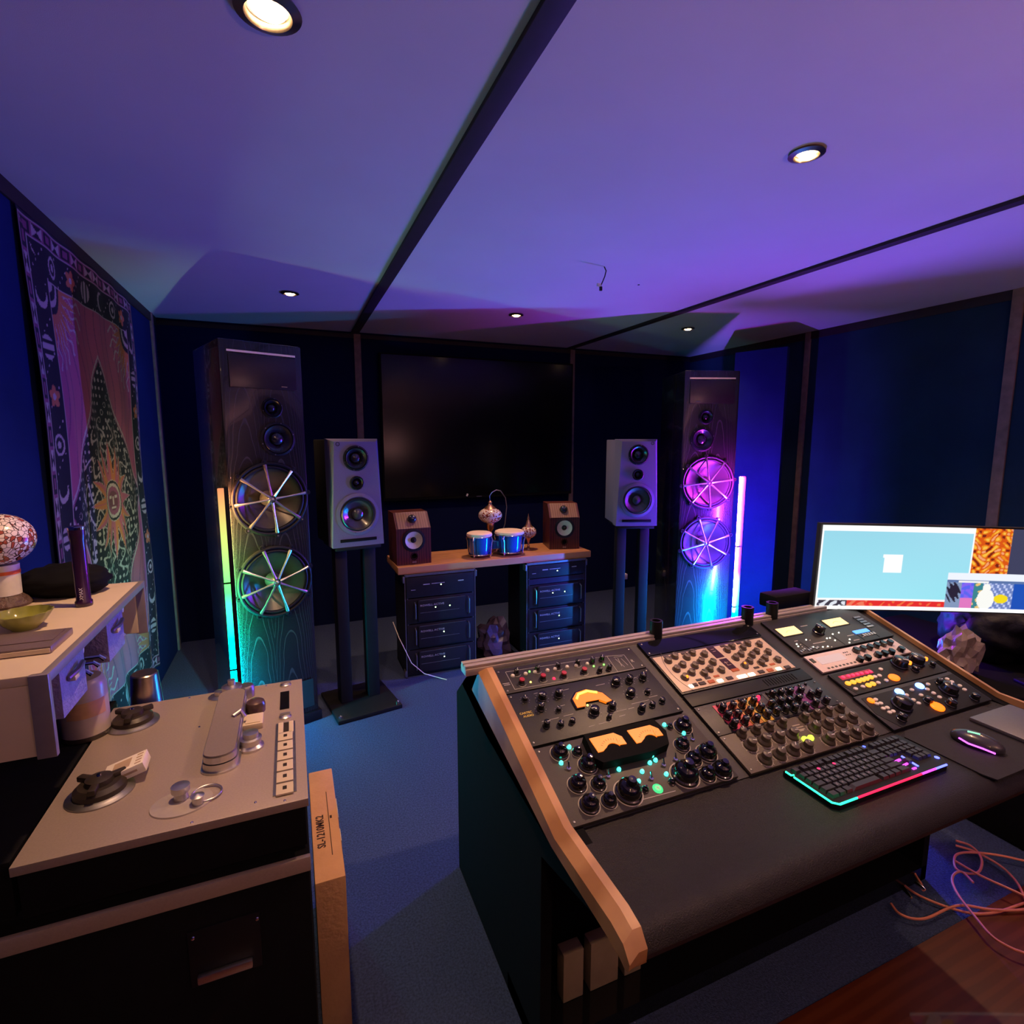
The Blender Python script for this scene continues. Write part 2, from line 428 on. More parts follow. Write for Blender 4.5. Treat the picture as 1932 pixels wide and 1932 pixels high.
rp = nt.nodes.new('ShaderNodeValToRGB'); rp.color_ramp.elements[0].position = .88; rp.color_ramp.elements[1].position = .97
rp.color_ramp.elements[0].color = (.012, .012, .013, 1); rp.color_ramp.elements[1].color = (.045, .047, .05, 1)
nt.links.new(fr, rp.inputs[0]); nt.links.new(rp.outputs[0], b.inputs['Base Color'])
M_cone = mat('metallic_cone', (.06, .056, .05), .30, .5, noise=(40, .08))
M_spoke = mat('cast_spokes', (.55, .52, .48), .28, .9, noise=(60, .06))
M_surr = mat('rubber_surround', (.01, .01, .011), .35, noise=(60, .1))
M_dome = mat('dark_dome', (.02, .02, .03), .2, noise=(60, .1), coat=.5)
def woofer(parent, x, z, r, spokes=8, off=.12):
    M = T(x, 0, z) @ FRONT
    o = MB()
    o.torus((0, 0, .006), r, .010, 0, M, 48, 8)
    for k in range(spokes):
        a = 2*PI*k/spokes+off; o.cyl((math.cos(a)*(r+.010), math.sin(a)*(r+.010), 0), .014, .013, 0, M, 12)
        o.cyl((math.cos(a)*(r+.012), math.sin(a)*(r+.012), .012), .005, .004, 1, M, 8)
    o.torus((0, 0, .005), r-.02, .009, 0, M, 48, 8)
    w_ = o.obj('woofer', [M_black, M_chrome], parent)
    MB().lathe([(r-.004, .001), (r-.018, .010), (r-.032, .004), (r*.6, -.022), (r*.34, -.044), (r*.20, -.050)], 48, 0, M, caps=False).obj('cone', M_cone, w_)
    c = MB()
    c.lathe([(r*.22, -.042), (r*.16, -.01), (r*.12, .012), (r*.06, .028), (.0001, .034)], 24, 0, M, caps=False)
    c.obj('phase_plug', M_spoke, w_)
    g = MB()
    for k in range(spokes):
        a = 2*PI*k/spokes+off; d = Vector((math.cos(a), math.sin(a), 0))
        g.tube([d*(r*.10)+Vector((0, 0, .026)), d*(r*.4)+Vector((0, 0, .024)), d*(r*.75)+Vector((0, 0, .020)), d*(r*.97)+Vector((0, 0, .010))], .004, 8, 0, M, [.008, .0048, .006, .010])
    g.obj('spoke_grille', M_spoke, w_)
def driver(parent, x, z, r, name='driver', cone=None, dome=.3, M0=None, plate=True):
    M = T(x, 0, z) @ FRONT
    if M0 is not None: M = M0 @ M
    o = MB()
    if plate: o.lathe([(r, 0), (r, .006), (r*.88, .009), (r*.84, .003)], 40, 0, M, caps=False)
    o.lathe([(r*.86, .003), (r*.80, .010), (r*.70, .004)], 40, 1, M, caps=False)
    for k in range(6):
        a = 2*PI*k/6+.3; o.cyl((math.cos(a)*r*.93, math.sin(a)*r*.93, .007), r*.035, .002, 2, M, 8)
    d = o.obj(name, [M_black, M_surr, M_screw], parent)
    MB().lathe([(r*.70, .004), (r*.45, -.012), (r*dome, -.022)], 40, 0, M, caps=False).obj('cone', cone or M_dome, d)
    MB().lathe([(r*dome, -.022), (r*dome*.95, -.006), (r*dome*.6, .002), (.0001, .005)], 24, 0, M, caps=False).obj('dust_cap', cone or M_dome, d)
    return d

def tower(name_label, loc, rot, side):
    t = thing('tower_speaker', name_label, 'loudspeaker', loc, rot, 'tall tower speakers')
    b = MB(); b.span(-.20, .20, .0, .50, .06, 2.09, bev=.012)
    cab = b.obj('cabinet', M_ash, t)
    cut(cab, [(0, 1.297, .176), (0, .855, .176), (side*.055, 1.607, .074), (side*.035, 1.765, .044)])
    MB().span(-.215, .215, -.01, .52, .0, .06, bev=.008).obj('plinth', M_black, t)
    MB().span(-.165, .165, -.006, .0, 2.03, 2.04).obj('top_rail', M_chrome, t)
    MB().span(-.16, .165, -.008, .0, 1.86, 2.02, bev=.003).obj('tweeter_plate', mat('dark_bronze_plate', (.03, .022, .02), .3, noise=(60, .1)), t)
    MB().box((side*.10-.0*side, -.009, 1.875), (.03, .004, .004)).obj('plate_badge', M_chrome, t)
    woofer(t, 0, 1.297, .185, 8, .12); woofer(t, 0, .855, .185, 8, .30)
    driver(t, side*.055, 1.607, .088, 'midrange_driver', dome=.36)
    driver(t, side*.035, 1.765, .052, 'tweeter', dome=.4)
    if side > 0: MB().span(.09, .17, -.012, -.01, .10, .26).obj('terminal_plate', mat('teal_plate', (.01, .03, .035), .5, noise=(20, .1)), t)
    return t
TA = R(20)
tower('tall black tower speaker with two spoked woofers beside the green light stick', (-.105, 3.055, 0), TA, 1)
tower('tall black tower speaker with two spoked woofers beside the pink light stick', (2.79, 3.04, 0), -TA, -1)

# light sticks
seg = [(-.0, .0)]
E_L = ramp_emit('stick_colours_orange_to_cyan', [(0, (0, 1.2, 3)), (.22, (0, 2.0, 2.6)), (.45, (0, 1.2, .6)), (.62, (.04, .6, .08)), (.80, (.16, .22, .05)), (1, (.22, .07, .03))], 0, 1.37, TUBE_L)
E_R = ramp_emit('stick_colours_pink_to_blue', [(0, (0, .35, 1)), (.28, (0, .30, 1)), (.5, (.07, .012, 1)), (.72, (.12, .02, 1)), (.9, (.34, .02, 1)), (1, (.8, .03, .6))], 0, 1.35, TUBE_R)
t = thing('light_stick', 'thin light stick glowing orange, green and cyan, standing by the left tower speaker', 'light', (-.318, 2.93, 0), 0, 'upright light sticks beside the tower speakers')
MB().span(-.014, .014, -.010, .012, .01, 1.37, bev=.004).obj('diffuser', E_L, t)
a = MB().span(.015, .030, -.014, .016, .0, 1.375, bev=.002); a.span(.030, .0345, -.014, -.010, .0, 1.375); a.box((0, 0, .005), (.10, .10, .01)); a.obj('channel', M_black, t)
E_LS = ramp_emit('strip_colours_orange_to_cyan', [(0, (0, .45, 1.6)), (.22, (0, .9, 1.4)), (.45, (0, 1, .6)), (.62, (.06, .6, .15)), (.80, (.45, .40, .12)), (1, (.8, .26, .10))], 0, 1.37, STRIP_L)
MB().span(.016, .028, .0165, .0185, .03, 1.36).obj('added_led_strip', E_LS, t)  # hidden emitter added behind the channel to strengthen the stick's light
MB().span(.030, .0315, .004, .012, .03, 1.36).obj('added_led_strip', E_LS, t)  # second hidden emitter, added to light the racks and carpet
for z in (.45, .9): MB().span(-.016, .018, -.013, .014, z-.004, z+.004).obj('joint', M_black, t)
t = thing('light_stick', 'thin light stick glowing pink, violet and cyan, standing by the right tower speaker', 'light', (2.885, 2.823, 0), 0, 'upright light sticks beside the tower speakers')
MB().lathe([(.010, .01), (.010, 1.35)], 16).obj('diffuser', E_R, t)
MB().span(.011, .016, -.034, .006, .0, 1.355, bev=.001).obj('channel', M_black, t)  # opaque plate added to keep this stick's light off the right wall
for z in (.42, .86): MB().lathe([(.012, z-.005), (.012, z+.005)], 16).obj('joint', M_black, t)
MB().lathe([(.05, 0), (.05, .01), (.012, .012)], 24).obj('foot', M_black, t)

# ================================================================== silver three-way monitors on stands
M_silver = mat('silver_grey_baffle', (.17, .165, .28), .42, .25, noise=(200, .06))
def studio_monitor(label, loc, rot, sgn):
    t = thing('studio_monitor', label, 'loudspeaker', loc, rot, 'silver studio monitors on stands')
    # chamfered tapering baffle: front outline narrower than the back outline
    F = [(-.148, .0), (.148, .0), (.118, .598), (-.118, .598)]; B = [(-.150, .0), (.150, .0), (.150, .615), (-.150, .615)]
    vs = [(x, 0, z) for x, z in F]+[(x, .07, z) for x, z in B]+[(x, .085, z) for x, z in B]
    fs = [(0, 1, 2, 3)]+[(i, (i+1) % 4, 4+(i+1) % 4, 4+i) for i in range(4)]+[(4+i, 4+(i+1) % 4, 8+(i+1) % 4, 8+i) for i in range(4)]+[(8, 9, 10, 11)]
    bf = MB().add(vs, fs).obj('baffle', M_silver, t); cut(bf, [(0, .505, .060), (0, .365, .033), (0, .185, .100)], .06)
    MB().span(-.145, .145, .085, .38, .004, .61, bev=.006).obj('cabinet', M_silver if sgn < 0 else M_black2, t)
    driver(t, 0, .505, .072, 'midrange_driver', dome=.38)
    driver(t, 0, .365, .040, 'tweeter', dome=.45)
    d = driver(t, 0, .185, .112, 'woofer', mat('poly_cone', (.05, .05, .055), .22, noise=(60, .1), coat=.4), .30, plate=False)
    MB().lathe([(.122, 0), (.122, .003), (.104, .006), (.098, .002)], 48, 0, T(0, 0, .185) @ FRONT, caps=False).obj('woofer_ring', M_silver, d)
    MB().span(-.105, .105, -.003, .004, .028, .046, bev=.002).obj('port_slot', M_black2, t)
    o = MB().torus((-.098*sgn, 0, .0), .010, .0015, 0, T(0, 0, .585) @ FRONT, 16, 6); o.obj('badge', M_black, t)
    return t
studio_monitor('silver studio monitor on the left stand, next to the green-lit tower', (.345, 3.15, .995), R(10), 1)
studio_monitor('silver studio monitor with violet sheen on the right stand', (2.262, 3.15, .995), -R(20), -1)
def stand(label, loc, rot):
    t = thing('speaker_stand', label, 'speaker stand', loc, rot, 'black speaker stands')
    MB().span(-.19, .19, -.12, .30, 0, .025, bev=.006).obj('base_plate', M_black, t)
    MB().span(-.13, .13, .0, .30, .975, .995, bev=.003).obj('top_plate', M_black, t)
    for x in (-.085, .085): MB().span(x-.035, x+.035, .08, .16, .025, .975, bev=.006).obj('pillar', M_black, t)
    for x in (-.17, .17):
        MB().lathe([(.010, .025), (.010, .04), (.0001, .046)], 12, 0, T(x, -.09, 0)).obj('spike', M_chrome, t)
stand('twin-pillar black stand under the left silver monitor', (.345, 3.15, 0), R(10))
stand('twin-pillar black stand under the right silver monitor', (2.262, 3.15, 0), -R(20))

# ================================================================== amplifier racks and shelf
M_amp = mat('amp_face', (.012, .012, .018), .35, noise=(40, .15))
M_edge = mat('amp_edge_highlight', (.28, .28, .30), .3, .8, noise=(60, .1))
L_g = led('led_pale_green', (.65, 1., .45), 9.)
M_print = mat('grey_print', (.38, .38, .42), .6, noise=(60, .1))
def rack(label, x0, y0):
    t = thing('equipment_rack', label, 'rack', (x0, y0, 0), 0, 'equipment racks under the shelf')
    fr = MB()
    for sx in (-.244, .244):
        fr.span(sx-.006 if sx > 0 else sx, sx if sx > 0 else sx+.006, 0, .36, .0, .716)
    fr.span(-.244, .244, 0, .36, .702, .716); fr.span(-.244, .244, 0, .36, .0, .018); fr.span(-.244, .244, .352, .36, .018, .702)
    fr.obj('case', M_black, t)
    for sx in (-1, 1):
        q = MB(); q.span(sx*.238, sx*.218, -.002, .004, .018, .702)
        for k in range(30): q.cyl((sx*.229, 0, 0), .003, .001, 1, T(0, -.002, .035+k*.0225) @ FRONT, 6) if False else q.box((sx*.229, -.0025, .035+k*.0225), (.006, .001, .008), 1)
        q.obj('rack_rail', [M_black, M_edge], t)
    e = MB(); e.span(-.246, .246, -.004, .003, .703, .718); e.span(-.246, .246, -.004, .003, 0, .008)
    e.span(-.247, -.241, -.004, .003, 0, .716); e.span(.241, .247, -.004, .003, 0, .716)
    e.obj('edge_profile', M_steel, t)
    c = MB()
    for sx in (-1, 1):
        c.box((sx*.252, .02, .685), (.012, .05, .045), bev=.004); c.box((sx*.252, .02, .03), (.012, .05, .045), bev=.004)
    c.obj('corner_bracket', M_steel, t)
    return t
rack('left black amplifier rack under the wooden shelf', .905, 3.46)
rack('right black amplifier rack under the wooden shelf, lit blue', 1.79, 3.46)
def amp(x, y, z0, z1, label, leds, wide=.236, brand=True, top=False, handles=True):
    t = thing('power_amplifier', label, 'amplifier', (x, y, z0), 0, 'rack amplifiers')
    h = z1-z0-.003
    MB().span(-.216, .216, .0, .33, .001, h, bev=.003).obj('chassis', M_amp, t)
    if top:
        MB().span(-wide, wide, -.008, -.003, .003, h, bev=.002).obj('face_plate', M_amp, t)
        q = MB(); q.box((-.10, -.0088, h*.62), (.045, .001, .006)); q.box((-.02, -.0088, h*.63), (.09, .001, .004)); q.box((.14, -.0088, h*.65), (.04, .001, .006))
        q.box((-.19, -.0088, h*.4), (.03, .001, .003)); q.obj('face_print', M_print, t)
    else:
        f = MB(); f.span(-.236, .236, -.006, -.001, .002, h, 0, bev=.002)
        f.span(-.165, .175, -.026, -.006, h*.10, h*.94, 0, bev=.006)
        f.obj('face_plate', [M_amp], t)
        q = MB(); q.span(-.155, .165, -.0275, -.026, h*.935, h*.95); q.span(-.150, .12, -.0275, -.026, h*.44, h*.455)
        q.obj('edge_line', M_edge, t)
        text('lettering', 'ROWELL ACTIVE', .019, M_print, t, (-.150, -.0265, h*.70), (PI/2, 0, 0), scale=(1.15, 1, 1))
        for sx in (-1, 1):
            hd = MB(); xx = -.182 if sx < 0 else .192
            hd.tube([(xx, -.006, h*.18), (xx, -.03, h*.24), (xx, -.032, h*.5), (xx, -.03, h*.80), (xx, -.006, h*.86)], .0045, 8)
            hd.obj('handle', M_edge, t)
    for (lx, lz) in leds:
        MB().lathe([(.004, 0), (.003, .002), (.0001, .003)], 10, 0, T(lx, -.026 if not top else -.008, h*lz) @ FRONT).obj('power_light', L_g, t)
    return t
amp(.905, 3.46, .555, .700, 'top unit of the left rack, flat face with one green light', [(0, .55)], top=True)
amp(.905, 3.46, .376, .553, 'amplifier with two green lights in the left rack', [(-.045, .62), (.055, .62)])
amp(.905, 3.46, .197, .374, 'third unit down in the left rack, amplifier with one light', [(.01, .62)])
amp(.905, 3.46, .019, .195, 'bottom amplifier of the left rack, near the carpet', [(.01, .62)])
amp(1.79, 3.46, .600, .700, 'top unit of the right rack, thin flat face with one light', [(0, .45)], top=True)
amp(1.79, 3.46, .376, .553, 'amplifier with two green lights in the right rack', [(-.045, .62), (.055, .62)])
amp(1.79, 3.46, .197, .374, 'third unit down in the right rack, blue-lit amplifier with one light', [(.01, .62)])
amp(1.79, 3.46, .019, .195, 'bottom amplifier of the right rack, just above the desk rail', [(.01, .62)])
tag(MB().span(1.555, 2.025, 3.452, 3.458, .556, .597, bev=.001).obj('blank_panel', mat('blue_blank_panel', (.02, .02, .05), .3, noise=(60, .1))), 'plain blank panel between the top two units of the right rack', 'rack panel')
# cover of the shelf
M_shelf = wood_mat('rough_pine_board', (.30, .12, .05), (.52, .26, .12), 2.2, 5., .5, 'Y', (1, 5, 5), lo=.2, hi=.8)
tag(MB().span(.62, 2.085, 3.47, 3.90, .718, .768, bev=.006).obj('wooden_shelf', M_shelf), 'thick wooden board resting on the two amplifier racks', 'shelf')

# bookshelf speakers
M_rosewood = wood_mat('dark_rosewood', (.05, .012, .012), (.10, .025, .02), 3., 4., .35, 'X', (6, 1, 1))
M_slope = wood_mat('walnut_slope', (.16, .08, .05), (.24, .13, .08), 3., 3., .45, 'X', (6, 1, 1))
M_kev = mat('pale_woven_cone', (.60, .58, .40), .45, noise=(300, .15))
def bookshelf(label, loc, rot):
    t = thing('bookshelf_speaker', label, 'loudspeaker', loc, rot, 'wooden bookshelf speakers on the shelf')
    a = MB(); a.yz([(0, 0), (0, .245), (.085, .345), (.25, .345), (.25, 0)], -.118, .118); cb = a.obj('cabinet', M_rosewood, t); cut(cb, [(0, .165, .056), (0, .055, .019)], .05)
    s_ = MB(); s_.yz([(-.002, .247), (.084, .348), (.084, .345), (0, .245)], -.105, .105); s_.obj('sloped_top', M_slope, t)
    M0 = T(0, .042, .298) @ Matrix.Rotation(R(-40), 4, 'X')
    MB().ell((0, .040, .305), (.032, .03, .03), 0).obj('tweeter', M_dome, t)
    d = MB().lathe([(.078, 0), (.078, .004), (.062, .006), (.058, .001)], 40, 0, T(0, 0, .165) @ FRONT, caps=False).obj('woofer', M_surr, t)
    MB().lathe([(.060, .003), (.050, -.002), (.030, -.012), (.0001, -.014)], 40, 0, T(0, 0, .165) @ FRONT, caps=False).obj('cone', M_kev, d)
    MB().lathe([(.022, -.016), (.012, .004), (.0001, .012)], 20, 0, T(0, 0, .165) @ FRONT, caps=False).obj('phase_plug', M_black, d)
    MB().lathe([(.026, .001), (.022, .002), (.018, -.01), (.0001, -.03)], 24, 0, T(0, 0, .055) @ FRONT, caps=False).obj('port', M_black2, t)
    MB().span(-.014, .014, -.002, 0, .012, .019).obj('badge', M_steel, t)
    return t
bookshelf('wooden bookshelf speaker at the left end of the shelf', (.745, 3.535, .768), R(2))
bookshelf('wooden bookshelf speaker at the right end of the shelf, in shadow', (1.925, 3.60, .768), -R(14))

# bongos
M_blue = mat('gloss_blue_shell', (.015, .10, .42), .12, coat=.6, noise=(8, .1))
M_skin = mat('cream_drum_skin', (.72, .58, .46), .6, noise=(15, .08))
t = thing('bongo_drums', 'pair of glossy blue bongo drums with cream heads on the wooden shelf', 'bongos', (1.355, 3.60, .768))
for cx, r in ((-.122, .088), (.112, .104)):
    d = MB().lathe([(r*.80, .025), (r*.86, .08), (r*.92, .14), (r*.97, .165)], 40, 0, T(cx, 0, 0)).obj('drum_shell', M_blue, t)
    MB().lathe([(r*1.02, .150), (r*1.06, .160), (r*1.02, .172), (r*.9, .178), (r*.5, .176), (.0001, .176)], 40, 0, T(cx, 0, 0)).obj('drum_head', M_skin, d)
    h = MB(); h.torus((cx, 0, .150), r*1.01, .004, 0, None, 40, 8); h.torus((cx, 0, .022), r*.84, .006, 0, None, 40, 8)
    h.obj('rim_hoop', M_chrome, d)
    for k in range(4):
        a = 2*PI*k/4+.8
        p = lambda q, z: (cx+math.cos(a)*r*q, math.sin(a)*r*q, z)
        MB().tube([p(1.04, .155), p(1.16, .130), p(1.08, .110), p(1.02, .06), p(.98, .012)], .006, 8).obj('tuning_lug', M_chrome, d)
MB().span(-.03, .03, -.03, .03, .05, .11, bev=.008).obj('centre_block', M_blue, t)
# mosaic lamps
M_mos = bpy.data.materials.new('mosaic_glass'); M_mos.use_nodes = True
nt = M_mos.node_tree; b = nt.nodes['Principled BSDF']; b.inputs['Roughness'].default_value = .22
tc = nt.nodes.new('ShaderNodeTexCoord'); vo = nt.nodes.new('ShaderNodeTexVoronoi'); vo.inputs['Scale'].default_value = 110; vo.feature = 'DISTANCE_TO_EDGE'
rp = nt.nodes.new('ShaderNodeValToRGB'); rp.color_ramp.elements[0].position = .03; rp.color_ramp.elements[1].position = .09
rp.color_ramp.elements[0].color = (.05, .03, .03, 1); rp.color_ramp.elements[1].color = (1, 1, 1, 1)
nt.links.new(tc.outputs['Object'], vo.inputs['Vector']); nt.links.new(vo.outputs['Distance'], rp.inputs[0]); v2 = nt.nodes.new('ShaderNodeTexVoronoi'); v2.inputs['Scale'].default_value = 110; nt.links.new(tc.outputs['Object'], v2.inputs['Vector'])
r2 = nt.nodes.new('ShaderNodeValToRGB'); r2.color_ramp.interpolation = 'CONSTANT'; r2.color_ramp.elements[0].color = (.80, .72, .66, 1); r2.color_ramp.elements[1].position = .72; r2.color_ramp.elements[1].color = (.35, .08, .05, 1)
sx_ = nt.nodes.new('ShaderNodeSeparateColor'); nt.links.new(v2.outputs['Color'], sx_.inputs[0]); nt.links.new(sx_.outputs[0], r2.inputs[0])
mx = nt.nodes.new('ShaderNodeMix'); mx.data_type = 'RGBA'; mx.blend_type = 'MULTIPLY'; mx.inputs[0].default_value = 1.
nt.links.new(rp.outputs[0], mx.inputs[6]); nt.links.new(r2.outputs[0], mx.inputs[7]); nt.links.new(mx.outputs[2], b.inputs['Base Color'])
M_cop = mat('aged_copper', (.55, .30, .18), .3, .9, noise=(60, .2))
t = thing('mosaic_lamp', 'swan-neck lamp with an oval mosaic globe behind the blue bongos', 'lamp', (1.375, 3.76, .768), 0, 'mosaic glass lamps')
MB().ell((0, 0, .272), (.090, .090, .060), 0, 32, 14).obj('globe', M_mos, t)
MB().lathe([(.050, .318), (.040, .330), (.018, .350), (.012, .362), (.016, .370), (.010, .380), (.004, .384)], 24).obj('crown', M_cop, t)
MB().lathe([(.030, .215), (.026, .17), (.012, .150), (.006, .135)], 20).obj('lower_cup', M_cop, t)
nk = MB(); nk.tube([(0, 0, .38), (-.004, 0, .42), (.015, 0, .445), (.05, .0, .462), (.085, 0, .455), (.125, 0, .40), (.135, .0, .33), (.12, 0, .20), (.07, .0, .06), (.02, 0, .02)], .0035, 8); nk.obj('swan_neck', M_steel, t)
MB().lathe([(.045, 0), (.045, .006), (.020, .018), (.006, .03)], 24).obj('foot', M_cop, t)
t = thing('mosaic_lamp', 'small table lamp with a domed mosaic shade beside the right bongo', 'lamp', (1.665, 3.70, .768), 0, 'mosaic glass lamps')
MB().lathe([(.020, 0), (.018, .010), (.008, .018), (.012, .026), (.006, .036), (.010, .07), (.022, .095)], 24).obj('stem', M_cop, t)
MB().ell((0, 0, .135), (.062, .062, .048), 0, 32, 14).obj('globe', M_mos, t)
MB().lathe([(.034, .176), (.020, .195), (.014, .220), (.008, .232), (.010, .240), (.003, .262), (.0005, .280)], 24).obj('crown', M_cop, t)

tag(MB().lathe([(.008, -.012), (.009, .012)], 12, 0, T(1.50, 4.715, 1.10) @ Matrix.Rotation(R(25), 4, 'Y')).obj('white_stub', M_white), 'small white stub at the lower edge of the television', 'plug')  # short tilted white cylinder in front of the screen's lower edge

# crumpled bags
def crumple(name, c, r, m, label, cat, seed, amp=1., smooth=False):
    rnd = random.Random(seed); bm = bmesh.new(); bmesh.ops.create_icosphere(bm, subdivisions=4 if smooth else 3, radius=1)
    from mathutils import noise as nz
    for v in bm.verts:
        p = v.co.copy(); n_ = nz.noise(p*1.6+Vector((seed, 0, 0)))*.30+nz.noise(p*3.4+Vector((0, seed, 0)))*.42; n_ *= amp
        v.co = Vector((p.x*r[0]*(1+n_), p.y*r[1]*(1+n_), max(-r[2]*.8, p.z*r[2]*(1+n_*1.3))))
    me = bpy.data.meshes.new(name); bm.to_mesh(me); bm.free(); me.materials.append(m)
    if smooth: me.polygons.foreach_set('use_smooth', [True]*len(me.polygons))
    o = inst(name, me, None, c); tag(o, label, cat); return o
M_plast = mat('glossy_black_plastic_film', (.07, .05, .08), .14, noise=(6, .3), bump=(30, .5))
crumple('plastic_bag', (1.345, 3.62, .125), (.125, .10, .15), M_plast, 'crumpled shiny dark plastic bag on the floor between the two racks', 'bag', 3)
tag(MB().span(1.20, 1.50, 3.50, 3.84, 0, .012, bev=.003).obj('floor_tray', M_black), 'flat black tray under the crumpled plastic bag', 'tray')

t = tag(MB().tube([(.60, 3.60, .36), (.62, 3.50, .28), (.635, 3.42, .24), (.68, 3.40, .13), (.76, 3.38, .05), (.84, 3.40, .006), (.90, 3.33, .004)], .003, 8).obj('white_cable', M_white), 'thin white cable hanging in front of the left amplifier rack', 'cable')
t = thing('wall_adapter', 'small white plug adapter low on the dark wall behind the right stand', 'adapter', (2.75, 4.0, .35))
MB().span(-.03, .03, -.02, .02, 0, .05, bev=.004).obj('housing', M_white, t)
MB().tube([(-.01, 0, 0), (-.02, -.01, -.06), (-.05, -.02, -.12), (-.06, 0, -.345)], .003, 6).obj('lead', M_white, t)

# ================================================================== left: tape machine on its trolley
M_deck = mat('anodised_deck_plate', (.42, .34, .275), .42, .35, noise=(260, .05), bump=(500, .05))
M_dkrub = mat('dark_hub_rubber', (.030, .022, .016), .4, noise=(60, .2))
t = thing('machine_trolley', 'tall black trolley carrying the reel tape machine, with a silver stripe', 'trolley', (-.41, 1.4, 0))
a = MB(); a.span(-.41, .405, -.29, .30, .03, .735, bev=.006); a.obj('body', M_black2, t)
MB().span(-.41, .408, -.302, -.29, .705, .738, bev=.003).obj('silver_stripe', M_deck, t)
MB().span(-.41, -.08, -.28, .36, .76, .868, bev=.004).obj('side_shelf', M_black2, t)
MB().span(-.41, .40, -.27, .40, .735, .762, bev=.003).obj('tray', M_black, t)
h = thing('x', '', '') if False else None
hp = MB(); hp.span(.175, .305, -.294, -.290, .515, .64, bev=.002)
hp = hp.obj('handle_recess', M_black, t)
hb = MB(); hb.span(.188, .288, -.306, -.294, .527, .545, bev=.004); hb.obj('handle', M_alu, hp)
for x in (.185, .30): MB().lathe([(.004, 0), (.003, .002), (.0001, .003)], 10, 0, T(x, -.294, .625) @ FRONT).obj('screw', M_chrome, hp)
for x in (-.36, .36):
    for y in (-.24, .26): MB().span(x-.03, x+.03, y-.03, y+.03, 0, .03, bev=.008).obj('foot', M_rubber, t)

Z0 = .762
t = thing('reel_tape_machine', 'grey open-deck reel tape machine seen from its side on the trolley', 'tape machine', (-.2415, 1.40, Z0))
MB().span(-.235, .235, -.295, .295, 0, .090, bev=.003).obj('chassis', M_black2, t)
MB().span(-.2415, .2415, -.302, .302, .090, .108, bev=.002).obj('deck_plate', M_deck, t)
Zt = .108
def dx(x): return x+.2415
def dy(y): return y-1.40
def hub(x, y, r, label=None):
    h_ = MB().lathe([(r, 0), (r, .003), (r*.86, .006), (r*.80, .008)], 40, 0, T(dx(x), dy(y), Zt)).obj('reel_hub', M_steel, t)
    c = MB().lathe([(r*.78, .006), (r*.76, .018), (r*.62, .026), (r*.5, .026)], 36, 0, T(dx(x), dy(y), Zt)); c.lathe([(r*.44, .02), (r*.40, .036), (r*.2, .040), (.0001, .040)], 30, 0, T(dx(x), dy(y), Zt))
    for k in range(3):
        a_ = 2*PI*k/3+.5; c.box((0, 0, 0), (r*.9, r*.24, .012), 0, T(dx(x)+math.cos(a_)*r*.35, dy(y)+math.sin(a_)*r*.35, Zt+.030) @ Matrix.Rotation(a_, 4, 'Z'), bev=.003)
    c.obj('hub_clamp', M_dkrub, h_)
    MB().lathe([(.005, .040), (.004, .044), (.0001, .044)], 12, 0, T(dx(x), dy(y), Zt)).obj('hub_screw', M_chrome, h_)
hub(-.411, 1.585, .058); hub(-.400, 1.279, .060)
# head cover: long stadium block
def stadium(x0, x1, y0, y1, k=.5):
    r = (x1-x0)/2; cx = (x0+x1)/2; pts = []
    for i in range(13): a_ = PI+PI*i/12; pts.append((cx+r*math.cos(a_), y0+r*k*2*.5+r*math.sin(a_)*k))
    for i in range(13): a_ = PI*i/12; pts.append((cx+r*math.cos(a_), y1-r*k+r*math.sin(a_)*k))
    return pts
hc = MB(); hc.prism(stadium(dx(-.219), dx(-.140), dy(1.255), dy(1.62), .8), Zt, Zt+.004, 1); hc.prism(stadium(dx(-.215), dx(-.144), dy(1.26), dy(1.615), .8), Zt+.004, Zt+.020, 1)
hc.prism(stadium(dx(-.213), dx(-.146), dy(1.262), dy(1.613), .8), Zt+.022, Zt+.036, 1); hc.prism(stadium(dx(-.211), dx(-.148), dy(1.264), dy(1.611), .8), Zt+.036, Zt+.040, 0)
hc = hc.obj('head_cover', [mat('taupe_cover', (.27, .22, .20), .45, .3, noise=(260, .05)), M_alu], t)
MB().tube([(dx(-.165), dy(1.44), Zt+.041), (dx(-.150), dy(1.455), Zt+.046), (dx(-.140), dy(1.45), Zt+.03)], .006, 8).obj('cover_latch', M_alu, hc)
def knob(x, y, prof, name='knob', m=M_alu, mm=None):
    return MB().lathe(prof, 28, 0, T(dx(x), dy(y), Zt)).obj(name, m, t)
knob(-.185, 1.635, [(.030, 0), (.030, .010), (.024, .014), (.026, .030), (.026, .040), (.010, .044), (.010, .058), (.0001, .060)], 'guide_roller')
knob(-.222, 1.665, [(.028, 0), (.028, .003), (.012, .006), (.012, .018), (.0001, .02)], 'small_roller')
knob(-.150, 1.640, [(.022, 0), (.022, .028), (.018, .034), (.0001, .036)], 'guide_roller', M_steel)
knob(-.120, 1.345, [(.028, 0), (.028, .006), (.022, .012), (.024, .026), (.017, .028), (.017, .040), (.0001, .042)], 'capstan_roller')
knob(-.120, 1.535, [(.024, 0), (.025, .020), (.022, .028), (.012, .034), (.0001, .035)], 'flywheel_cover', mat('brown_cover', (.10, .06, .05), .3, .4, noise=(60, .1), coat=.5))
q = MB(); q.span(dx(-.145), dx(-.098), dy(1.43), dy(1.49), Zt, Zt+.016, 0, bev=.003); q.span(dx(-.139), dx(-.104), dy(1.436), dy(1.466), Zt+.016, Zt+.018, 0, bev=.001); q.obj('splice_block', M_cream, t)
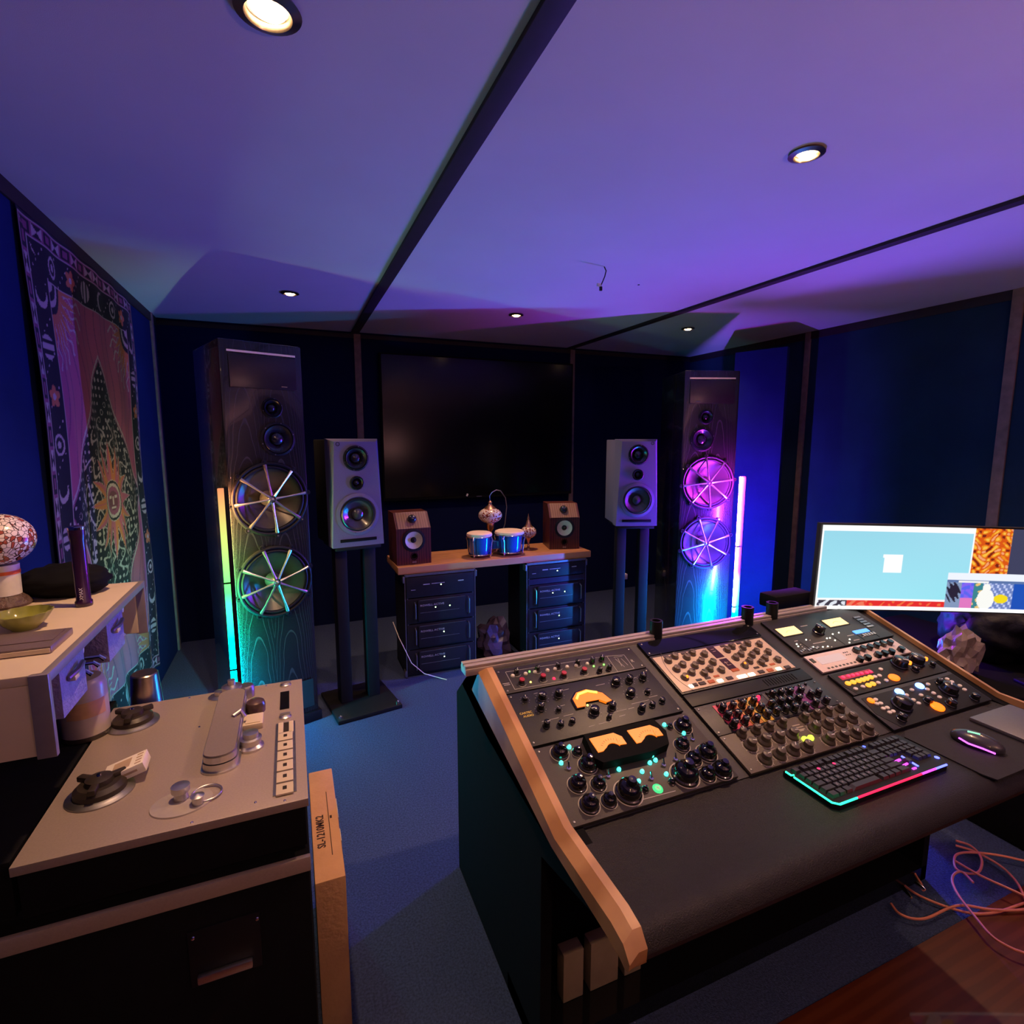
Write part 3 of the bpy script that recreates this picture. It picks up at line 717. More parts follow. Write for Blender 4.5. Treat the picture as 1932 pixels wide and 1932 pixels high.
rl = MB(); rl.lathe([(.056, 0), (.055, .003), (.020, .006), (.0001, .006)], 36, 0, T(dx(-.238), dy(1.178), Zt) @ Matrix.Diagonal((1, .8, 1, 1))); rl = rl.obj('tension_disc', mat('clear_disc', (.50, .44, .38), .25, .2, noise=(60, .05)), t)
MB().lathe([(.014, .004), (.012, .018), (.017, .022), (.017, .034), (.0001, .036)], 24, 0, T(dx(-.240), dy(1.188), Zt)).obj('tension_roller', M_alu, rl)
MB().lathe([(.010, .004), (.010, .018), (.013, .021), (.0001, .026)], 24, 0, T(dx(-.207), dy(1.160), Zt)).obj('tension_roller', M_alu, rl)
MB().torus((dx(-.195), dy(1.190), Zt+.004), .028, .002, 0).obj('guide_ring', M_alu, rl)
for y, nm in ((1.672, 'dial'), (1.468, 'dial')):
    o = knob(-.046, y, [(.0155, 0), (.0155, .004), (.010, .008), (.0001, .008)], nm); MB().box((dx(-.046), dy(y), Zt+.010), (.026, .006, .006), 0, bev=.002).obj('dial_grip', M_alu, o)
q = MB().span(dx(-.062), dx(-.036), dy(1.50), dy(1.62), Zt, Zt+.001)
q = MB(); q.span(dx(-.060), dx(-.036), dy(1.515), dy(1.625), Zt, Zt+.002, 0); q.obj('counter_window', M_gloss, t)
q = MB(); q.span(dx(-.068), dx(-.022), dy(1.130), dy(1.438), Zt, Zt+.0015, 0); q.obj('button_strip', M_steel, t)
ys = [1.405-.0435*k for k in range(7)]
for k, y in enumerate(ys):
    if k == 0:
        MB().span(dx(-.062), dx(-.050), dy(1.375), dy(1.432), Zt+.0015, Zt+.006, bev=.001).obj('transport_button', M_cream, t)
        MB().span(dx(-.037), dx(-.026), dy(1.375), dy(1.432), Zt+.0015, Zt+.006, bev=.001).obj('transport_button', M_cream, t)
        MB().span(dx(-.049), dx(-.038), dy(1.375), dy(1.432), Zt+.0015, Zt+.003).obj('counter_window', M_dkrub, t)
    else:
        o = MB().span(dx(-.062), dx(-.028), dy(y-.020), dy(y+.018), Zt+.0015, Zt+.006, bev=.0015).obj('transport_button', M_cream, t)
        MB().box((dx(-.045), dy(y), Zt+.0062), (.008, .012, .0004)).obj('button_mark', M_dkrub, o)
for x, y in ((-.21, 1.108), (-.10, 1.125), (-.045, 1.108), (-.10, 1.690), (-.25, 1.50), (-.30, 1.69)):
    MB().lathe([(.003, 0), (.002, .0015), (.0001, .002)], 10, 0, T(dx(x), dy(y), Zt)).obj('screw', M_chrome, t)
# cigarette-pack sized white box leaning on the near hub
t = thing('small_box', 'small white printed box lying against the near reel hub', 'box', (-.362, 1.318, .893), R(3))
M0 = Matrix.Rotation(R(-16), 4, 'Y')
MB().box((0, 0, 0), (.078, .056, .022), 0, M0, bev=.001).obj('carton', mat('white_card', (.85, .78, .66), .6, noise=(30, .03)), t)
q = MB(); q.box((-.005, 0, .0112), (.034, .036, .0004), 0, M0)
for k in range(4): q.box((.028, -.018+k*.012, .0112), (.012, .005, .0004), 0, M0)
q.box((.0, -.0282, 0), (.05, .0004, .005), 0, M0); q.obj('print', mat('sand_print', (.50, .36, .24), .6, noise=(60, .1)), t)

# meter bridge over the left of the deck
M_purp = mat('lilac_module', (.30, .26, .48), .5, noise=(60, .1), bump=(140, .4))
M_frame = mat('grey_lilac_extrusion', (.30, .27, .30), .4, .4, noise=(60, .05))
BX, BY, BZ = -.395, 1.42, 1.065
t = thing('meter_bridge', 'cream-topped meter bridge standing over the left side of the tape deck', 'meter bridge', (BX, BY, BZ))
MB().span(-.42, -.010, -.325, .325, .128, .145, bev=.003).obj('top_panel', M_cream, t)
MB().span(-.42, -.022, -.325, -.312, 0, .128, bev=.002).obj('end_panel', M_cream, t)
MB().span(-.42, -.022, .312, .325, 0, .128, bev=.002).obj('end_panel', M_cream, t)
MB().span(-.42, -.41, -.312, .312, 0, .128).obj('back_panel', M_black2, t)
MB().span(-.10, -.092, -.312, .312, .0, .128).obj('rear_plate', M_black2, t)
f = MB(); f.span(-.028, .0, -.330, -.318, -.004, .145, bev=.002); f.span(-.028, .0, .318, .330, -.004, .145, bev=.002); f.span(-.014, .0, -.320, .320, .128, .145, bev=.002)
f.obj('edge_extrusion', M_frame, t)
for y in (-.14, .145):
    q = MB().span(-.092, -.028, y-.065, y+.065, .008, .122, bev=.002).obj('meter_module', M_purp, t)
    MB().tube([(-.026, y-.035, .075), (-.018, y-.005, .080), (-.020, y+.03, .084)], .005, 8).obj('toggle', M_steel, q)
    MB().span(-.028, -.016, y-.028, y-.005, .066, .076, bev=.002).obj('toggle_tip', M_cream, q)
for y in (-.04, .265): MB().cyl((0, 0, 0), .008, .05, 0, T(-.09, y, .085) @ Matrix.Rotation(PI/2, 4, 'Y')).obj('jack_plug', M_white, t)
for y in (-.29, -.24, -.02, .03, .07, .24): MB().tube([(-.09, y, .03), (-.045, y, .03), (-.035, y, .02)], .005, 8).obj('connector', M_chrome, t)
for x, y in ((-.37, -.27), (-.37, .27), (-.15, .27)):
    MB().span(x-.012, x+.012, y-.012, y+.012, -.197, 0).obj('bridge_leg', M_black2, t)

# things on the bridge
ZB = 1.21
t = thing('mosaic_lamp', 'large warm-lit mosaic lamp with tall white neck, cut by the left edge of the photo', 'lamp', (-.64, 1.60, ZB), 0, 'mosaic glass lamps')
MB().lathe([(.045, 0), (.048, .006), (.040, .018), (.028, .028)], 32).obj('base', mat('carved_brown', (.10, .06, .05), .5, noise=(60, .4), bump=(90, .8)), t)
j = MB().lathe([(.030, .028), (.031, .10)], 32).obj('jar', M_white, t)
MB().lathe([(.0315, .078), (.0315, .086)], 32).obj('orange_band', mat('orange_label', (.75, .16, .03), .6, noise=(60, .2)), j)
MB().ell((0, 0, .160), (.068, .068, .060), 0, 36, 16).obj('globe', M_mos, t)
t = thing('glass_bowl', 'shallow olive-green glass bowl with a wavy rim', 'bowl', (-.530, 1.385, ZB))
wob = lambda i, n_, z: 1+(.035*math.cos(i/n_*2*PI*14) if z > .03 else 0)
M_olive = mat('olive_glass', (.34, .36, .06), .18, trans=.25, noise=(30, .1), coat=.4)
MB().lathe([(.0001, .002), (.022, .0), (.024, .003), (.036, .014), (.044, .026), (.049, .036), (.047, .0365), (.042, .026), (.033, .015), (.0001, .006)], 84, 0, None, False, wob).obj('bowl', M_olive, t)
t = thing('slim_tray', 'flat brown-grey metal tray lying at the near edge of the bridge', 'tray', (-.50, 1.255, ZB))
q = MB(); q.span(-.11, .075, -.055, .055, .0, .014, 0, bev=.003); q.span(-.105, .066, -.020, .048, .014, .0155, 0, bev=.001); q.obj('lid', mat('taupe_metal', (.30, .23, .22), .35, .6, noise=(200, .06)), t)
MB().span(-.108, .073, -.057, -.055, .002, .010).obj('front_edge', M_cream, t)
t = thing('black_flask', 'slim dark purple-black flask standing upright on the meter bridge', 'flask', (-.470, 1.530, ZB), 0)
MB().lathe([(.0001, 0), (.0165, 0), (.0175, .004), (.0175, .012), (.0145, .016), (.0148, .16), (.0165, .170), (.0165, .186)], 32).obj('body', mat('aubergine_black', (.030, .008, .040), .25, noise=(60, .1), coat=.5), t)
MB().lathe([(.0168, .184), (.0172, .190), (.0135, .192), (.0001, .190)], 32).obj('cap', M_chrome, t)
text('lettering', 'XMAX', .010, M_white, t, (.004, -.0158, .018), (PI/2, -PI/2, 0))
crumple('dark_cap', (-.545, 1.665, ZB+.036), (.095, .065, .045), M_black2, 'soft black cap lying behind the flask on the meter bridge', 'cap', 11, .25, True)
# jar under the bridge and cup behind the deck
t = thing('glass_jar', 'large frosted jar with a tan label under the meter bridge', 'jar', (-.505, 1.570, .870))
MB().lathe([(.0001, 0), (.046, 0), (.050, .004), (.050, .13), (.046, .145), (.040, .150)], 40).obj('jar', mat('frosted_plastic', (.62, .52, .46), .3, trans=.25, noise=(20, .1)), t)
q = MB().lathe([(.0503, .06), (.0503, .10)], 40, caps=False); q.f = [f_ for i, f_ in enumerate(q.f) if 27 <= i <= 37]; q.m = q.m[:len(q.f)]; q.obj('label', mat('tan_paper', (.55, .32, .16), .7, noise=(60, .1)), t)
MB().lathe([(.0505, .0), (.0515, .006), (.0505, .012)], 40, caps=False).obj('base_band', M_dkrub, t)
t = thing('metal_cup', 'upturned brushed metal cup behind the tape deck', 'cup', (-.42, 1.765, .762))
MB().lathe([(.046, 0), (.045, .004), (.034, .170), (.031, .173), (.0001, .173)], 40).obj('cup', mat('brown_steel', (.45, .36, .30), .28, 1., noise=(60, .05)), t)

# cardboard box standing on end
M_card = mat('brown_cardboard', (.48, .26, .13), .85, noise=(14, .08), bump=(80, .15))
t = thing('cardboard_box', 'tall brown cardboard turntable box standing on the carpet beside the trolley', 'box', (.041, 1.545, 0))
MB().span(-.037, .037, -.245, .245, 0, .50, bev=.004).obj('carton', M_card, t)
M_ink = mat('dark_ink', (.03, .012, .01), .7, noise=(60, .1))
text('lettering', 'SL-1210MK2', .030, M_ink, t, (-.004, -.125, .5005), (0, 0, PI/2), bold=True, scale=(.88, 1, 1))
MB().span(.010, .012, -.16, .12, .500, .5006).obj('printed_line', M_ink, t)
MB().span(.014, .020, -.01, .002, .500, .5006).obj('printed_mark', M_ink, t)
a = MB(); a.box((.0375, .03, .47), (.002, .09, .06)); a.box((.0375, -.09, .48), (.002, .05, .04)); a.obj('torn_tape', mat('pale_torn_paper', (.5, .42, .34), .8, noise=(60, .2)), t)
# measured layouts of knobs, buttons and lamps on the panels: across the bay, up the slope (metres)
T_K=[(0.576,0.179,0.025),(0.62,0.17,0.015),(0.628,0.129,0.026),(0.578,0.088,0.025),(0.627,0.075,0.021),(0.58,0.034,0.026),(0.629,0.03,0.021),(0.685,0.036,0.036),(0.943,0.166,0.027),(0.9,0.115,0.023),(0.949,0.076,0.029),(0.902,0.07,0.023),(0.951,0.022,0.028),(0.905,0.022,0.023),(0.849,0.038,0.038)]
T_KS=[(0.729,0.032),(0.907,0.176),(0.805,0.031)]
T_LED=[(0.608,0.189),(0.567,0.152),(0.695,0.112),(0.697,0.097),(0.896,0.186),(0.931,0.147),(0.803,0.11),(0.784,0.092),(0.803,0.095),(0.75,0.076),(0.726,0.055),(0.805,0.053)]
T_DISC=[(0.761,0.026)]
T_TOG=[(0.578,0.133),(0.661,0.088),(0.761,0.053),(0.815,0.077),(0.942,0.124),(0.856,0.083)]
T_M1=[(0.654,0.179),(0.73,0.177),(0.741,0.138),(0.654,0.136)]
T_M2=[(0.764,0.176),(0.84,0.173),(0.848,0.135),(0.762,0.134)]
T_MH=[(0.66,0.2),(0.877,0.196),(0.876,0.12),(0.857,0.103),(0.654,0.102),(0.645,0.11)]
P_K=[(0.576,0.468),(0.641,0.465),(0.708,0.462),(0.774,0.461),(0.825,0.459),(0.859,0.46),(0.826,0.415),(0.86,0.417)]
P_R=[(0.576,0.427),(0.643,0.428),(0.708,0.423),(0.777,0.424)]
P_W=[(0.562,0.46),(0.602,0.459),(0.632,0.459),(0.672,0.457),(0.697,0.457),(0.737,0.456),(0.767,0.455),(0.805,0.454)]
P_L=[(0.617,0.465),(0.82,0.44),(0.855,0.439),(0.603,0.424),(0.676,0.421)]
P_B=[(0.547,0.48),(0.885,0.472),(0.882,0.401),(0.548,0.409),(0.944,0.464),(0.941,0.401)]
C_K=[(0.56,0.364,0.012),(0.609,0.358,0.017),(0.659,0.357,0.016),(0.589,0.323,0.014),(0.635,0.306,0.01),(0.847,0.358,0.018),(0.894,0.357,0.015),(0.941,0.356,0.015),(0.867,0.309,0.018),(0.921,0.302,0.011),(0.728,0.275,0.019),(0.785,0.276,0.015),(0.759,0.247,0.009),(0.579,0.265,0.013),(0.618,0.259,0.012),(0.653,0.26,0.011),(0.865,0.249,0.014),(0.905,0.255,0.012),(0.943,0.261,0.012)]
C_M=[(0.69,0.331),(0.71,0.349),(0.744,0.354),(0.785,0.33),(0.797,0.298),(0.778,0.295),(0.762,0.31),(0.721,0.311),(0.713,0.298),(0.688,0.298)]
C_T=[(0.528,0.322),(0.562,0.318),(0.532,0.308),(0.557,0.307)]
S_K=[(1.068,0.402),(1.07,0.362),(1.073,0.325),(1.102,0.414),(1.102,0.374),(1.108,0.337),(1.14,0.401),(1.14,0.361),(1.146,0.324),(1.172,0.414),(1.175,0.374),(1.178,0.336),(1.209,0.399),(1.211,0.36),(1.213,0.323),(1.305,0.399),(1.306,0.36),(1.309,0.322),(1.335,0.409),(1.337,0.37),(1.341,0.335),(1.371,0.396),(1.373,0.357),(1.376,0.319),(1.404,0.409),(1.404,0.369),(1.407,0.334),(1.443,0.396),(1.443,0.356),(1.445,0.317)]
S_B=[(1.082,0.297),(1.112,0.297),(1.146,0.296),(1.177,0.292),(1.216,0.294),(1.263,0.29),(1.302,0.29),(1.344,0.292),(1.381,0.291),(1.416,0.289),(1.453,0.288),(1.069,0.295)]
S_D=[(1.241,0.426),(1.271,0.426),(1.274,0.376),(1.241,0.375),(1.244,0.368),(1.274,0.368),(1.275,0.32),(1.245,0.32),(1.248,0.311),(1.279,0.312)]
S_Q=[(1.019,0.431),(1.481,0.424),(1.491,0.269),(1.031,0.276),(1.048,0.435),(1.058,0.279)]
R_K=[(1.094,0.185),(1.09,0.159),(1.086,0.13),(1.13,0.184),(1.122,0.155),(1.126,0.13),(1.166,0.183),(1.166,0.155),(1.165,0.128),(1.207,0.183),(1.21,0.157),(1.21,0.132),(1.29,0.192),(1.254,0.161),(1.247,0.134),(1.32,0.188),(1.29,0.16),(1.282,0.133),(1.354,0.184),(1.32,0.156),(1.313,0.129),(1.392,0.179),(1.357,0.155),(1.351,0.125),(1.413,0.159),(1.395,0.127),(1.443,0.158),(1.439,0.126)]
R_P=[(1.075,0.2),(1.281,0.215),(1.204,0.119),(1.1,0.119),(1.471,0.177),(1.466,0.117)]
G_K=[(1.089,0.101),(1.138,0.099),(1.185,0.098),(1.234,0.098),(1.317,0.096),(1.364,0.095),(1.413,0.095),(1.463,0.094),(1.085,0.064),(1.135,0.064),(1.184,0.062),(1.232,0.059),(1.319,0.06),(1.369,0.059),(1.419,0.057),(1.466,0.057),(1.091,0.018),(1.141,0.018),(1.19,0.018),(1.237,0.015),(1.323,0.017),(1.375,0.014),(1.422,0.012),(1.475,0.013)]
G_L=[(1.257,0.035),(1.279,0.034)]
V_M=[(1.58,0.455),(1.672,0.456),(1.675,0.419),(1.582,0.414),(1.819,0.456),(1.917,0.459),(1.917,0.422),(1.82,0.417)]
V_D=[(1.886,0.378),(1.961,0.38),(1.959,0.367),(1.885,0.362)]
V_K=[(1.744,0.406)]
V_L=[(1.652,0.381),(1.594,0.37),(1.589,0.359),(1.643,0.343),(1.681,0.335),(1.703,0.333),(1.742,0.369),(1.756,0.368),(1.764,0.353),(1.789,0.383),(1.822,0.384),(1.829,0.344),(1.809,0.33)]
V_S=[(1.618,0.379),(1.625,0.323),(1.779,0.381),(1.782,0.325),(1.887,0.367),(1.887,0.326),(1.97,0.375),(1.969,0.328)]
W_K=[(1.784,0.286),(1.819,0.287),(1.855,0.287),(1.892,0.288),(1.928,0.289),(1.964,0.288),(1.752,0.247),(1.788,0.246),(1.844,0.248),(1.879,0.248),(1.915,0.248),(1.969,0.249)]
W_D=[(1.594,0.292),(1.713,0.291),(1.718,0.263),(1.598,0.26),(1.571,0.286)]
D_RED=[(1.609,0.197),(1.634,0.197),(1.654,0.196),(1.674,0.195),(1.694,0.195),(1.717,0.193),(1.735,0.193)]
D_YEL=[(1.599,0.171),(1.623,0.171),(1.648,0.171),(1.667,0.171),(1.686,0.172),(1.708,0.173),(1.663,0.147),(1.685,0.148)]
D_W=[(1.602,0.147),(1.637,0.148),(1.71,0.148),(1.727,0.172),(1.749,0.172),(1.75,0.149),(1.786,0.194)]
D_K=[(1.882,0.195),(1.962,0.19),(1.914,0.161),(2.006,0.161)]
D_O=[(1.793,0.15),(1.899,0.171),(1.988,0.172)]
E_O=[(1.603,0.096),(1.804,0.013)]
E_BL=[(1.741,0.099),(1.844,0.1)]
E_W=[(1.624,0.095),(1.61,0.081),(1.625,0.079),(1.611,0.061),(1.628,0.06),(1.616,0.044),(1.632,0.044),(1.752,0.082),(1.855,0.082),(1.753,0.061),(1.755,0.046),(1.884,0.098),(1.858,0.064),(1.859,0.046),(1.796,0.094),(1.803,0.069),(1.985,0.098),(1.987,0.084),(1.995,0.064),(1.991,0.047)]
E_K=[(1.687,0.055),(1.923,0.058),(1.862,0.014),(1.931,0.092),(1.978,0.01),(1.629,0.016),(1.796,0.043)]
# ================================================================== mastering desk
M_leather = mat('dark_brown_leather', (.013, .0105, .012), .46, spec=.35, noise=(30, .15), bump=(420, .35))
M_maple = wood_mat('oiled_maple', (.42, .20, .075), (.58, .31, .13), 2., 3., .4, 'Y', (4, 1, 4), lo=.2, hi=.8, coat=.2)
M_bed = mat('dark_grey_bed', (.017, .015, .017), .45, noise=(60, .12), bump=(500, .1))
DX, DY = 1.28, 1.1
t = thing('mastering_desk', 'wide dark studio desk with sloped gear bays, padded front and maple side trims', 'desk', (DX, DY, 0))
L0 = (-DX, -DY, 0)
TH = math.atan2(.163, .48); PS = Vector((0, math.cos(TH), math.sin(TH))); PN = Vector((0, -math.sin(TH), math.cos(TH))); PB = Vector((0, .92, .776))
def pp(v, h=0.): q = PB+PS*v+PN*h; return (q.y, q.z)
side = [(1.06, .0), (1.77, .0), (1.77, .70), (1.66, .80), pp(.545, -.01), pp(.0, -.004), (.70, .742), (.67, .72), (.70, .69), (1.06, .60)]
for x0, x1, nm in ((.515, .545, 'side_panel'), (2.055, 2.085, 'side_panel')):
    MB().yz(side, x0, x1).obj(nm, M_black2, t, L0)
b = MB(); b.yz([pp(-.005, -.006), pp(.545, -.006), (1.66, .80), (1.70, .76), (1.45, .70), (.95, .66)], .515, 2.085, 0); b.obj('gear_bed', M_bed, t, L0)
MB().yz([(1.24, 0), (1.26, 0), (1.26, .70), (1.24, .70)], .545, 2.055).obj('modesty_panel', M_black2, t, L0)
MB().yz([(1.06, 0), (1.28, 0), (1.28, .055), (1.06, .055)], .515, 2.085).obj('plinth', M_gloss, t, L0)
MB().yz([(1.74, .06), (1.765, .06), (1.765, .69), (1.74, .69)], .545, 2.055).obj('back_panel', M_black2, t, L0)
# separators between the bays
for u0, u1 in ((.510, .5135), (.985, 1.020), (1.505, 1.558), (2.046, 2.055)):
    pass
# padded armrest
ar = [(.925, .766), (.72, .766), (.685, .762), (.662, .748), (.655, .730), (.662, .712), (.69, .700), (.925, .700)]
MB().yz(ar, .516, 2.084).obj('padded_armrest', M_leather, t, L0)
# maple trims
for sx, x_in in ((-1, .515), (1, 2.085)):
    def X(d): return x_in+sx*d
    tops = [(pp(.505, .010)[0], pp(.505, .008)[1]), (pp(.0, .012)[0], pp(.0, .012)[1]), (.705, .784), (.668, .776), (.648, .752), (.650, .728)]
    bots = [(1.47, .850), (.93, .738), (.71, .732), (.67, .728), (.655, .722), (.650, .724)]
    mids = [(pp(.505, .010)[0]+.012, pp(.505, .012)[1]-.018), (pp(.0, .012)[0], pp(.0, .012)[1]-.020), (.700, .770), (.662, .763), (.642, .742), (.645, .728)]
    wv = .040 if sx < 0 else .026
    V = []; F = []
    for k in range(6):
        V += [(X(0), *tops[k]), (X(wv*.45), tops[k][0], tops[k][1]), (X(wv), *mids[k]), (X(wv), *bots[k]), (X(0), *bots[k])]
    for k in range(5):
        for j in range(5): F.append((k*5+j, k*5+(j+1) % 5, (k+1)*5+(j+1) % 5, (k+1)*5+j))
    F += [(0, 1, 2, 3, 4), (25, 26, 27, 28, 29)]
    MB().add(V, F).obj('maple_trim', M_maple, t, L0, sharp=20)
# rear equipment rail
ry, rz = 1.425, .945
rl = MB(); rl.span(.436, 1.92, ry-.020, ry+.028, rz-.020, rz, bev=.002)
for yy in (-.018, .006): rl.span(.436, 1.92, ry+yy, ry+yy+.018, rz, rz+.010, bev=.002)
rl = rl.obj('rear_rail', mat('warm_aluminium', (.60, .52, .48), .4, .5, noise=(60, .04)), t, L0)
for x, y in ((1.112, 1.42), (1.514, 1.415), (1.64, 1.42)):
    MB().lathe([(.021, -.02), (.021, .045), (.014, .045), (.014, .01), (.0001, .01)], 28, 0, T(x, y, .955)).obj('rail_socket', M_black, rl)

# ------------------------------------------------------------------ gear in the bays
def unit(label, u0, u1, v0, v1, m, name='rack_unit', th=.0035, cat='audio unit', skip=False):
    q = PB+PS*v0; tt = thing(name, label, cat, (u0, q.y, q.z), 0, None, TH)
    if not skip: MB().span(0, u1-u0, 0, v1-v0, -.004, th, bev=.0012).obj('face_plate', m, tt)
    tt['u0'] = u0; tt['v0'] = v0
    return tt
def L(tt, u, v, h=.0035): return (u-tt['u0'], v-tt['v0'], h)
def screws(tt, W, H, m=M_screw, ins=.010):
    for x in (ins, W-ins):
        for y in ((.010, H-.010) if H > .06 else (H/2,)):
            inst('screw', SCREW, tt, (x, y, .0035))
SCREW = MB().lathe([(.0032, 0), (.0028, .0012), (.0001, .0018)], 10).mesh('screw', M_screw)
def knob_mesh(nm, r, h, m, m2, skirt=1.0, n=24, line=True):
    o = MB().lathe([(r*skirt, 0), (r*skirt, h*.15), (r*.86, h*.22), (r*.80, h*.94), (r*.70, h), (.0001, h)], n)
    if line: o.box((0, r*.45, h+.0004), (r*.14, r*.7, .0008), 1)
    return o.mesh(nm, [m, m2])
M_kb = mat('knob_black', (.010, .010, .011), .25, noise=(60, .1), coat=.3)
M_bake = mat('bakelite', (.008, .007, .007), .10, noise=(60, .1), coat=1.)
M_kred = mat('knob_red', (.42, .02, .05), .35, noise=(60, .1))
M_btnw = mat('white_button', (.80, .76, .68), .4, noise=(60, .05))
KN = knob_mesh('knob', 1, 1.0, M_kb, M_white)
def put_knob(tt, u, v, r, h, mesh, a=None, nm='knob', label=None, z=.0035):
    return inst(nm, mesh, tt, L(tt, u, v, z), (0, 0, random.uniform(-2.2, 2.2) if a is None else a), (r, r, h), label)
DISC = MB().lathe([(1, 0), (.92, .6), (.6, 1), (.0001, 1)], 14)
def disc_mesh(nm, m): return DISC.mesh(nm, m)
def put(nm, mesh, tt, u, v, r, h, label=None, z=.0035): return inst(nm, mesh, tt, L(tt, u, v, z), (0, 0, 0), (r, r, h), label)
L_teal = disc_mesh('lamp', led('led_teal', (.05, 1., .72), 4.)); L_grn = disc_mesh('lamp', led('led_green', (.15, 1., .08), 5.))
L_red = disc_mesh('lamp', led('led_red', (1., .006, .03), 6.)); L_yel = disc_mesh('lamp', led('led_yellow', (1., .7, .1), 5.))
L_wht = disc_mesh('lamp', led('led_white', (1., .92, .70), 4.)); L_lime = disc_mesh('lamp', led('led_lime', (.65, 1., .04), 3.))
L_blu = disc_mesh('lamp', led('led_blue', (.10, .25, 1.), 9.)); L_ora = disc_mesh('lamp', led('led_orange', (1., .16, .01), 4.))
BTW = disc_mesh('button', M_btnw)
M_line = mat('panel_print', (.45, .43, .42), .6, noise=(60, .05))
def lines(tt, segs, wdt=.0012, m=None, nm='panel_print', z=.0036):
    o = MB()
    for a, b in segs:
        a = Vector(L(tt, *a, 0)); b = Vector(L(tt, *b, 0)); d = b-a; ln = d.length; an = math.atan2(d.y, d.x); c = (a+b)/2
        o.box((0, 0, 0), (ln, wdt, .0004), 0, T(c.x, c.y, z) @ Matrix.Rotation(an, 4, 'Z'))
    return o.obj(nm, m or M_line, tt)
def arc(tt, u, v, r, a0, a1, n=9): return [((u+r*math.cos(a0+(a1-a0)*i/n), v+r*math.sin(a0+(a1-a0)*i/n)), (u+r*math.cos(a0+(a1-a0)*(i+1)/n), v+r*math.sin(a0+(a1-a0)*(i+1)/n))) for i in range(n)]
M_p1 = mat('brown_black_panel', (.016, .012, .013), .45, noise=(60, .1), bump=(500, .1))
M_p2 = mat('olive_black_panel', (.010, .010, .009), .42, noise=(60, .1), bump=(500, .1))
M_p3 = mat('warm_grey_panel', (.046, .038, .034), .5, noise=(60, .06), bump=(500, .1))
M_amber = mat('amber_meter', (.25, .08, .01), .4, emit=(1., .20, .008), es=1.1)
M_amber2 = mat('amber_bright', (.9, .5, .1), .4, emit=(1., .50, .05), es=4.)

# bay one, top: equaliser with red knobs
u = unit('top left slim unit with red and black knobs and white buttons', .516, .984, .398, .494, M_p1)
for a in P_K: put_knob(u, a[0], a[1], .0085, .016, KN)
KR = knob_mesh('knob', 1, 1., M_kb, M_kred, line=False)
KR = MB().lathe([(1, 0), (1, .15), (.86, .22), (.82, .75)], 20, 0).lathe([(.82, .75), (.78, .98), (.0001, 1.)], 20, 1).mesh('knob', [M_kb, M_kred])
for a in P_R: put_knob(u, a[0], a[1], .0095, .016, KR, label='red capped knob')
for a in P_W: put('button', BTW, u, a[0], a[1], .0062, .005)
for k, a in enumerate(P_L): put('lamp', [L_grn, L_grn, L_grn, L_yel, L_red][k], u, a[0], a[1], .0028 if k < 4 else .0045, .003)
B = P_B; sg = [(B[0], B[1]), (B[1], B[2]), (B[2], B[3]), (B[3], B[0]), (B[1], B[4]), (B[4], B[5]), (B[5], B[2])]
for a in P_K[:4]+P_R: sg += arc(u, a[0], a[1], .014, -2.6, -.6, 4)
sg += [((.905, .455), (.915, .415)), ((.915, .455), (.908, .42)), ((.925, .452), (.93, .42)), ((.905, .462), (.935, .460))]
lines(u, sg, .0010); screws(u, .468, .096)
text('lettering', 'R', .016, M_line, u, L(u, .950, .428, .0038))
lines(u, [((.522, .437), (.542, .436)), ((.524, .431), (.542, .430))], .002)

# bay one, middle: compressor with amber meter
u = unit('dark unit with one arched amber meter in the left bay', .516, .984, .216, .394, M_p2)
for a in C_K:
    put_knob(u, a[0], a[1], a[2]*.78, .020 if a[2] > .012 else .013, KN)
sg = []
for a in C_K[:12]:
    for k in range(9):
        an = -2.4+4.8*k/8+PI/2; sg.append(((a[0]+math.cos(an)*a[2]*1.05, a[1]+math.sin(an)*a[2]*1.05), (a[0]+math.cos(an)*a[2]*1.15, a[1]+math.sin(an)*a[2]*1.15)))
for (x, y, l) in ((.60, .283, .05), (.655, .285, .03), (.655, .32, .014), (.60, .380, .012), (.69, .372, .02), (.80, .365, .03), (.87, .373, .014), (.92, .365, .014), (.79, .300, .02), (.80, .262, .05), (.84, .262, .02), (.70, .235, .02), (.74, .236, .04), (.80, .245, .02), (.88, .276, .06), (.93, .285, .03)): sg.append(((x-l/2, y), (x+l/2, y+.001)))
lines(u, sg, .0011); screws(u, .468, .178)
mp = MB(); mp.prism([(a-u['u0'], b-u['v0']) for a, b in C_M], .0035, .010); mtr = mp.obj('amber_meter', M_amber, u)
bz = MB(); cxy = (sum(a for a, b in C_M)/10, sum(b for a, b in C_M)/10)
bz.prism([(cxy[0]+(a-cxy[0])*1.09-u['u0'], cxy[1]+(b-cxy[1])*1.12-u['v0']) for a, b in C_M], .0034, .008); bz.obj('bezel', M_gloss, mtr)
tp_ = MB(); tp_.tube([(a-u['u0'], b-u['v0'], .0105) for a, b in [(.700, .326), (.713, .341), (.744, .346), (.770, .334)]], .0035, 6); tp_.obj('filament', M_amber2, mtr)
M_gold = mat('gold_print', (.60, .45, .08), .5, noise=(60, .1))
text('lettering', 'CARTEC', .0095, M_gold, u, L(u, .527, .318, .0038), bold=True); text('lettering', 'AUDIO', .0095, M_gold, u, L(u, .533, .307, .0038), bold=True)
put('lamp', L_yel, u, .723, .303, .003, .003); put('lamp', L_wht, u, .735, .299, .002, .002); put('lamp', L_wht, u, .787, .298, .002, .002)

